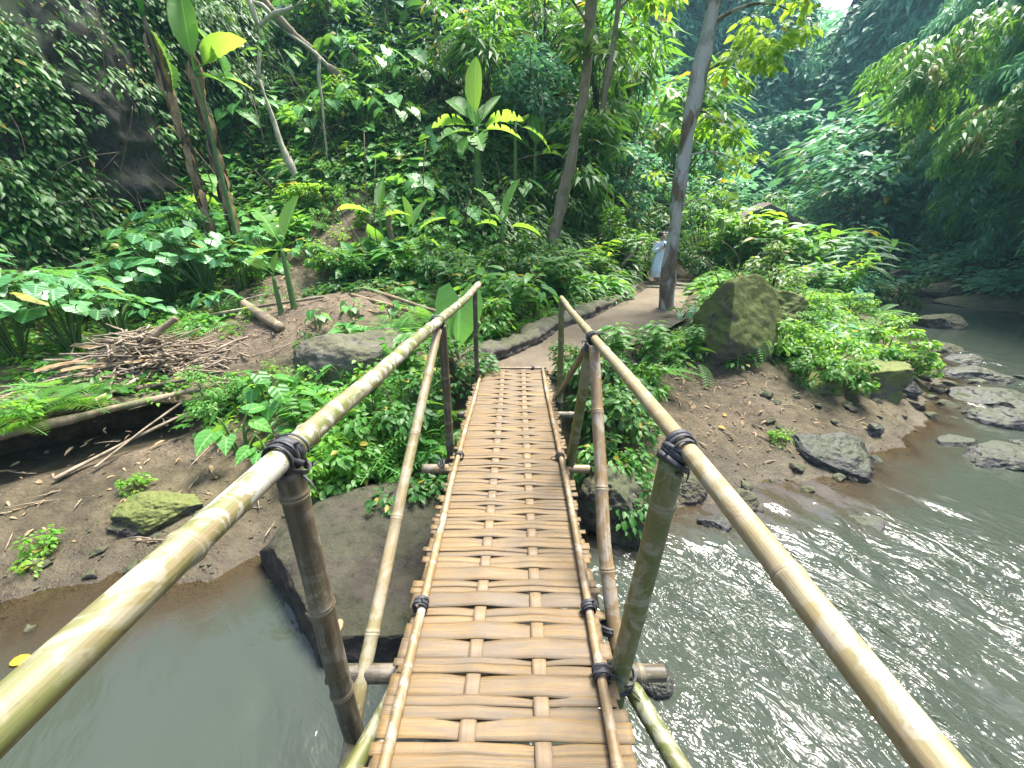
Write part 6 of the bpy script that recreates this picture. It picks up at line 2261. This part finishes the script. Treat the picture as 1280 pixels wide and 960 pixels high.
for k, (u, v, ln, az, mt, lab) in enumerate([(12, 828, .12, 1.35, 'leaf_yellow', 'curled yellow leaf floating on the left pool'), (905, 522, .09, .6, 'leaf_yellow', 'yellow fallen leaf on the beach by the wall'), (897, 535, .09, 2.2, 'leaf_yellow', 'second yellow leaf just below the other on the beach'), (425, 775, .09, 2.8, 'husk', 'orange-brown dead leaf lying on the rock slab')]):
    if k == 0:
        p = at_z(u, v, ZW + .012)
    elif k == 3:
        bpy.context.view_layer.update()
        im = SLAB.matrix_world.inverted()
        o_, d_ = im @ Vector(CAM), (im.to_3x3() @ Vector(ray(u, v))).normalized()
        hit = SLAB.ray_cast(o_, d_)
        p = np.array(SLAB.matrix_world @ hit[1]) + [0, 0, .012] if hit[0] else at_z(u, v, -.85)
    else:
        p = G(u, v) + [0, 0, .02]
    mb = MB()
    mb.inst(MIDL, p[None] * 0, np.array([[math.sin(az), math.cos(az), .1]]), np.array([[.1, -.2, 1.0]]), [ln], [.5], [1.7])
    o = mb.build('fallen_leaf', M[mt])
    o.location = p
    tag(o, lab, 'leaf')

# ------------------------------------------------------------------ hut
hx, hy = 10.0, 16.9
hz = h1(hx, hy)
r = empty('hut', (hx - .2, hy, hz - .3), 1.25, 'small hut with a weathered dark thatch roof and pinkish wall half hidden by plants', 'hut')
def boxv(x0, x1, y0, y1, z0, z1):
    V = [(x, y, z) for z in (z0, z1) for y in (y0, y1) for x in (x0, x1)]
    return V, [(0, 2, 3, 1), (4, 5, 7, 6), (0, 1, 5, 4), (2, 6, 7, 3), (0, 4, 6, 2), (1, 3, 7, 5)]
mb = MB()
zt = 2.15 - hz * 0
mb.add(*boxv(-1.25, .2, -.9, -.8, 0, 1.85))
mb.add(*boxv(-1.25, -1.15, -.8, .9, 0, 1.85))
mb.add(*boxv(-1.15, 1.15, .8, .9, 0, 1.85))
mb.build('wall', M['hut_wall'], r, smooth=False)
for x, y in ((1.1, -.85), (1.1, .75)):
    mb = MB()
    tube(mb, [(x, y, 0), (x, y, 1.9)], .06, 8)
    mb.build('post', M['bark_tan'], r)
mb = MB()
nx = 30
xs_ = np.linspace(-1.7, 1.6, nx)
for sgn in (-1, 1):
    G0 = np.stack([xs_, np.full(nx, sgn * 1.35), 1.75 + .05 * np.sin(xs_ * 5)], 1)
    G1 = np.stack([xs_, np.zeros(nx), 2.55 - .1 * (xs_ / 1.6) ** 2 + .03 * np.sin(xs_ * 9)], 1)
    Gd = np.array([0, 0, -.14])
    V = np.concatenate([G0, G1, G1 + Gd, G0 + Gd])
    f = []
    for k in range(nx - 1):
        for j in range(4):
            a_, b_ = j * nx + k, ((j + 1) % 4) * nx + k
            f.append((a_, a_ + 1, b_ + 1, b_))
    f += [(0, nx, 2 * nx, 3 * nx), (nx - 1, 4 * nx - 1, 3 * nx - 1, 2 * nx - 1)]
    mb.add(V, f)
mb.build('roof', M['hut_roof'], r, smooth=False)

# ------------------------------------------------------------------ people (one continuous body each; hair, clothing and eyes are children)
def body_mesh(caps, ells, voxel=.006):
    """union of tapered capsules and ellipsoids grown together into one skin"""
    mb = MB()
    for a, b_, r0, r1 in caps:
        a, b_ = np.array(a, float), np.array(b_, float)
        n = 7
        t = np.linspace(0, 1, n)
        L_ = np.linalg.norm(b_ - a)
        d = (b_ - a) / max(L_, 1e-6)
        e = np.array([-.98, -.8, -.45])
        P, R_ = [], []
        for q in e:
            P.append(a + d * q * r0); R_.append(r0 * math.sqrt(1 - q * q))
        for q in t:
            P.append(a + (b_ - a) * q); R_.append(r0 + (r1 - r0) * q)
        for q in -e[::-1]:
            P.append(b_ + d * q * r1); R_.append(r1 * math.sqrt(1 - q * q))
        tube(mb, P, R_, 12)
    V, Fc = ico(3)
    for c_, s_ in ells:
        mb.raw(V * np.array(s_) + np.array(c_), Fc.ravel(), np.full(len(Fc), 3))
    me = mb.mesh('tmp')
    o = bpy.data.objects.new('tmp', me)
    COL.objects.link(o)
    m = o.modifiers.new('r', 'REMESH')
    m.mode = 'VOXEL'
    m.voxel_size = voxel
    s = o.modifiers.new('s', 'SMOOTH')
    s.iterations = 4
    s.factor = .5
    dg = bpy.context.evaluated_depsgraph_get()
    out = bpy.data.meshes.new_from_object(o.evaluated_get(dg))
    bpy.data.objects.remove(o)
    out.polygons.foreach_set('use_smooth', np.ones(len(out.polygons), bool))
    return out


def hand(caps, wrist, d, side, curl=.4, palmn=(0, -1, 0)):
    """palm, four fingers of different length and a thumb leaving the side of the palm"""
    w = np.array(wrist, float)
    d = nrm(np.array(d, float))
    n_ = np.array(palmn, float)
    n_ = nrm(n_ - d * (n_ @ d))
    s = nrm(np.cross(d, n_)) * side
    for q in (-.026, -.009, .009, .026):
        caps.append((w + s * q * .7, w + d * .08 + s * q, .017, .0135))
    for q, ln in zip((-.027, -.009, .009, .026), (.055, .07, .075, .068)):
        k0 = w + d * .085 + s * q
        k1 = k0 + (d * math.cos(curl) + n_ * math.sin(curl)) * ln * .5
        k2 = k1 + (d * math.cos(curl * 2.4) + n_ * math.sin(curl * 2.4)) * ln * .5
        caps.append((k0, k1, .0088, .008))
        caps.append((k1, k2, .008, .0068))
    t0 = w + d * .025 + s * .03
    t1 = t0 + (d * .6 + s * .75 + n_ * .3) * .042
    t2 = t1 + (d * .9 + s * .15 + n_ * .5) * .032
    caps.append((t0, t1, .0125, .010))
    caps.append((t1, t2, .010, .008))


def head(caps, ells, c_, s=1.0):
    c_ = np.array(c_, float)
    ells += [(c_, (.072 * s, .09 * s, .098 * s)), (c_ + [0, -.012, -.045 * s], (.056 * s, .068 * s, .062 * s)), (c_ + [0, -.052 * s, -.078 * s], (.03 * s, .026 * s, .022 * s)),
             (c_ + [0, -.096 * s, -.022 * s], (.011 * s, .016 * s, .018 * s)), (c_ + [0, -.088 * s, -.055 * s], (.022 * s, .012 * s, .007 * s)), (c_ + [0, -.086 * s, -.064 * s], (.018 * s, .012 * s, .007 * s)),
             (c_ + [0, -.08 * s, .022 * s], (.05 * s, .014 * s, .012 * s))]
    for q in (-1, 1):
        ells.append((c_ + [q * .073 * s, .005, -.018 * s], (.010 * s, .02 * s, .03 * s)))
        ells.append((c_ + [q * .035 * s, -.066 * s, -.03 * s], (.02 * s, .018 * s, .018 * s)))
    caps.append((c_ + [0, -.094 * s, -.018 * s], c_ + [0, -.078 * s, .012 * s], .009 * s, .007 * s))


def loft(mb, rings, seg=40, folds=0.0, nf=9, seed=0, close=False):
    """rings: (cx, cy, z, rx, ry)"""
    R_ = np.array(rings, float)
    t = np.linspace(0, 1, len(R_))
    tt = np.linspace(0, 1, len(R_) * 5)
    Q = np.stack([np.interp(tt, t, R_[:, c]) for c in range(5)], 1)
    a = np.linspace(0, 2 * PI, seg, endpoint=False)
    low = (tt - tt[0])[:, None]
    f = 1 + folds * low * np.sin(a * nf + seed + 3 * low) + folds * .5 * low * np.sin(a * (nf * 2 + 1) + seed * 2)
    V = np.stack([Q[:, 0:1] + Q[:, 3:4] * np.cos(a) * f, Q[:, 1:2] + Q[:, 4:5] * np.sin(a) * f, np.repeat(Q[:, 2:3], seg, 1)], -1)
    n = len(tt)
    i = np.arange(n - 1)[:, None] * seg
    j = np.arange(seg)[None]
    k = (j + 1) % seg
    F_ = np.stack([i + j, i + k, i + seg + k, i + seg + j], -1).reshape(-1, 4)
    mb.raw(V.reshape(-1, 3), F_[:, ::-1].ravel(), np.full(len(F_), 4))


def person(loc, rz, label):
    return empty('person', loc, rz, label, 'person')


def part_mesh(name, me, mat, parent):
    me.name = name
    o = bpy.data.objects.new(name, me)
    me.materials.clear()
    me.materials.append(mat)
    COL.objects.link(o)
    o.parent = parent
    return o


# the woman
PW = (4.40, 12.25, .0)
gzw = h1(PW[0], PW[1])
PW = (PW[0], PW[1], gzw + .005)
r = person(PW, .32, 'woman in loose pale blue top and long pale skirt holding a phone to her chest')
caps, ells = [], []
hc = (0.0, -.035, 1.475)
head(caps, ells, hc)
caps += [((0, .01, 1.28), (0, -.015, 1.40), .052, .046), ((-.10, 0, 1.27), (.10, 0, 1.27), .06, .06)]
ells += [((0, .0, 1.17), (.148, .098, .15)), ((0, 0, 1.02), (.125, .09, .14)), ((0, .01, .88), (.158, .11, .12)), ((-.06, -.075, 1.17), (.06, .05, .06)), ((.06, -.075, 1.17), (.06, .05, .06))]
for sx, ky, ay in ((-1, -.07, -.02), (1, .02, .09)):
    caps += [((sx * .08, 0, .86), (sx * .085, ky, .46), .085, .052), ((sx * .085, ky, .46), (sx * .085, ay, .08), .05, .034), ((sx * .085, ay, .38), (sx * .085, ay + .02, .28), .05, .046),
             ((sx * .085, ay + .03, .045), (sx * .095, ay - .14, .03), .034, .026)]
sh = [(-.165, 0, 1.27), (.165, 0, 1.27)]
el = [(-.255, .0, 1.03), (.235, .03, 1.02)]
wr = [(-.135, -.20, 1.12), (.25, -.06, .80)]
for k in (0, 1):
    caps += [(sh[k], el[k], .05, .038), (el[k], wr[k], .038, .024)]
hand(caps, wr[0], (.55, -.35, .75), -1, .75, (.5, .55, .1))
hand(caps, wr[1], (.05, -.1, -1), -1, .35, (-.9, -.2, 0))
part_mesh('body', body_mesh(caps, ells), M['skin'], r)
mb = MB()
loft(mb, [(0, .0, 1.335, .075, .06), (0, 0, 1.315, .12, .085), (0, 0, 1.27, .19, .112), (0, -.01, 1.16, .178, .125), (0, -.01, 1.0, .168, .125), (0, 0, .85, .20, .15), (0, 0, .65, .225, .18), (0, 0, .45, .25, .21)], 56, .05, 7, 1)
for k in (0, 1):
    a_, b_, c_ = np.array(sh[k]), np.array(el[k]), np.array(wr[k])
    P = np.concatenate([bez(a_ + [0, 0, .005], (a_ + b_) / 2 + [0, 0, 0], b_, 9), bez(b_, b_ * .6 + c_ * .4, b_ * .2 + c_ * .8, 8)[1:]])
    rad = np.concatenate([np.linspace(.066, .056, 9), np.linspace(.056, .062, 8)[1:]]) * (1 + .05 * np.sin(np.arange(16) * 2.1))
    tube(mb, P, rad, 18, caps=False)
mb.build('blouse', M['dress'], r)
mb = MB()
loft(mb, [(0, 0, .92, .165, .12), (0, 0, .7, .205, .16), (0, 0, .45, .225, .18), (0, .01, .28, .235, .195)], 56, .07, 8, 4)
mb.build('skirt', M['skirt'], r)
V, Fc = ico(4)
H_ = V * np.array([.081, .098, .10]) + np.array(hc) + [0, .016, .018]
keep = [f for f in Fc if all((H_[i][1] > hc[1] - .045 and H_[i][2] > hc[2] - .05) or (H_[i][2] > hc[2] + .052) for i in f)]
mb = MB()
mb.add(H_, keep)
V2, F2 = ico(3)
mb.raw(V2 * np.array([.045, .04, .045]) + np.array(hc) + [0, .10, .02], F2.ravel(), np.full(len(F2), 3))
mb.build('hair', M['hair'], r)
for q in (-1, 1):
    mb = MB()
    mb.raw(V2 * .0095 + np.array(hc) + [q * .03, -.081, .002], F2.ravel(), np.full(len(F2), 3))
    mb.build('eye', M['navy'], r)
for sx, ay in ((-1, -.02), (1, .09)):
    mb = MB()
    mb.raw(V2 * np.array([.045, .125, .012]) + np.array([sx * .09, ay - .055, .012]), F2.ravel(), np.full(len(F2), 3))
    mb.build('sandal', M['shoe'], r)
rot = Matrix.Rotation(.32, 4, 'Z')
ph = Vector(PW) + rot @ Vector((-.085, -.262, 1.215))
mb = MB()
mb.add(*boxv(-.036, .036, -.004, .004, -.074, .074))
o = tag(mb.build('phone', M['phone'], None, smooth=False), 'small dark phone held up in the woman\'s hand', 'phone')
o.location = ph
o.rotation_euler = (-.5, .25, .5)
bv = o.modifiers.new('bevel', 'BEVEL')
bv.width = .006
bv.segments = 3

# the man behind her
pm = (4.93, 13.2)
PM = (pm[0], pm[1], h1(*pm) + .005)
r = person(PM, .4, 'man in grey shirt with dark bag strap, mostly hidden behind the leaning trunk')
r.scale = (1.06, 1.06, 1.06)
caps, ells = [], []
hc = (0.0, -.03, 1.63)
head(caps, ells, hc, 1.08)
caps += [((0, .01, 1.42), (0, -.015, 1.55), .06, .056), ((-.13, 0, 1.41), (.13, 0, 1.41), .07, .07)]
ells += [((0, .0, 1.29), (.18, .115, .17)), ((0, 0, 1.12), (.155, .105, .16)), ((0, .01, .97), (.165, .115, .12))]
for sx, ky, ay in ((-1, .0, .05), (1, -.08, -.05)):
    caps += [((sx * .09, 0, .94), (sx * .095, ky, .5), .09, .058), ((sx * .095, ky, .5), (sx * .095, ay, .09), .055, .038), ((sx * .095, ay, .42), (sx * .095, ay + .02, .32), .056, .05), ((sx * .095, ay + .03, .05), (sx * .105, ay - .17, .035), .04, .03)]
sh = [(-.21, 0, 1.41), (.21, 0, 1.41)]
el = [(-.275, .0, 1.13), (.27, .03, 1.12)]
wr = [(-.27, -.14, .92), (.28, -.08, .88)]
for k in (0, 1):
    caps += [(sh[k], el[k], .06, .046), (el[k], wr[k], .046, .03)]
    hand(caps, wr[k], (0, -.35, -.9), 1 if k == 0 else -1, .4, (.8 if k == 0 else -.8, -.3, 0))
part_mesh('body', body_mesh(caps, ells, .007), M['skin'], r)
mb = MB()
loft(mb, [(0, .0, 1.495, .085, .07), (0, 0, 1.465, .15, .10), (0, 0, 1.41, .225, .125), (0, -.01, 1.28, .21, .14), (0, -.01, 1.1, .195, .135), (0, 0, .88, .21, .15)], 48, .03, 6, 2)
for k in (0, 1):
    tube(mb, bez(np.array(sh[k]), (np.array(sh[k]) + np.array(el[k])) / 2, np.array(sh[k]) * .2 + np.array(el[k]) * .8, 8), np.linspace(.078, .068, 8), 18, caps=False)
mb.build('shirt', M['shirt'], r)
mb = MB()
for sx, ky, ay in ((-1, .0, .05), (1, -.08, -.05)):
    tube(mb, [(sx * .09, 0, .97), (sx * .095, ky, .5), (sx * .095, ky * .5 + ay * .5, .42)], [.108, .085, .088], 20, caps=False)
loft(mb, [(0, 0, 1.0, .185, .13), (0, 0, .88, .20, .14)], 40, .01)
mb.build('shorts', M['navy'], r)
H_ = V * np.array([.088, .106, .106]) + np.array(hc) + [0, .014, .022]
keep = [f for f in Fc if all((H_[i][1] > hc[1] - .03 and H_[i][2] > hc[2] - .03) or (H_[i][2] > hc[2] + .06) for i in f)]
mb = MB()
mb.add(H_, keep)
mb.build('hair', M['hair'], r)
for q in (-1, 1):
    mb = MB()
    mb.raw(V2 * .010 + np.array(hc) + [q * .033, -.088, .002], F2.ravel(), np.full(len(F2), 3))
    mb.build('eye', M['navy'], r)
for sx, ay in ((-1, .05), (1, -.05)):
    mb = MB()
    mb.raw(V2 * np.array([.05, .14, .035]) + np.array([sx * .10, ay - .06, .03]), F2.ravel(), np.full(len(F2), 3))
    mb.build('shoe', M['shoe'], r)
mb = MB()
tube(mb, bez((-.15, -.12, 1.47), (.05, -.19, 1.25), (.2, -.12, .98), 12), .022, 8)
tube(mb, bez((-.15, -.12, 1.47), (-.17, .05, 1.56), (-.1, .14, 1.35), 10), .022, 8)
mb.build('strap', M['navy'], r)

# kinds that were never placed are taken out again
for key, (r, used) in PROTO.items():
    if not used:
        for ch in list(r.children):
            bpy.data.objects.remove(ch)
        bpy.data.objects.remove(r)

# ------------------------------------------------------------------ damp air of the gorge
mb = MB()
mb.add(*boxv(-60, 70, -45, 75, -9, 42))
bz = NT('haze')
vol = bz.n('ShaderNodeVolumePrincipled', Density=.0008, Anisotropy=.2)
bz.set(vol, 'Color', (.42, .8, 1.0, 1))
bz.set(bz.out, 'Volume', vol)
hz_ = tag(mb.build('haze', bz.m, None, smooth=False), kind='stuff')

# ------------------------------------------------------------------ light
w = bpy.data.worlds.new('World')
sc.world = w
w.use_nodes = True
nt = w.node_tree
nt.nodes.clear()
sky = nt.nodes.new('ShaderNodeTexSky')
sky.sky_type = 'NISHITA'
sky.sun_disc = False
SUN_EL, SUN_AZ = math.radians(67), math.radians(38)     # azimuth from +Y towards +X
sky.sun_elevation = SUN_EL
sky.sun_rotation = SUN_AZ
sky.dust_density = 3.0
sky.air_density = 1.0
bg = nt.nodes.new('ShaderNodeBackground')
bg.inputs['Strength'].default_value = .15
wo = nt.nodes.new('ShaderNodeOutputWorld')
nt.links.new(sky.outputs[0], bg.inputs[0])
nt.links.new(bg.outputs[0], wo.inputs[0])
sd = bpy.data.lights.new('sun', 'SUN')
sd.energy = 4.2
sd.angle = math.radians(20)
sd.color = (1, .95, .86)
so = bpy.data.objects.new('sun', sd)
COL.objects.link(so)
so.location = (10, 20, 40)
dv = Vector((-math.sin(SUN_AZ) * math.cos(SUN_EL), -math.cos(SUN_AZ) * math.cos(SUN_EL), -math.sin(SUN_EL)))
so.rotation_euler = dv.to_track_quat('-Z', 'Y').to_euler()

sc.render.engine = 'CYCLES'
c = sc.cycles
c.use_denoising = True
c.use_adaptive_sampling = True
c.adaptive_threshold = .02
c.max_bounces = 7
c.diffuse_bounces = 4
c.glossy_bounces = 2
c.transmission_bounces = 4
c.transparent_max_bounces = 6
c.caustics_reflective = False
c.caustics_refractive = False
c.sample_clamp_indirect = 6
vs = sc.view_settings
vs.view_transform = 'Standard'
vs.look = 'None'
vs.exposure = 1.88
vs.gamma = 1
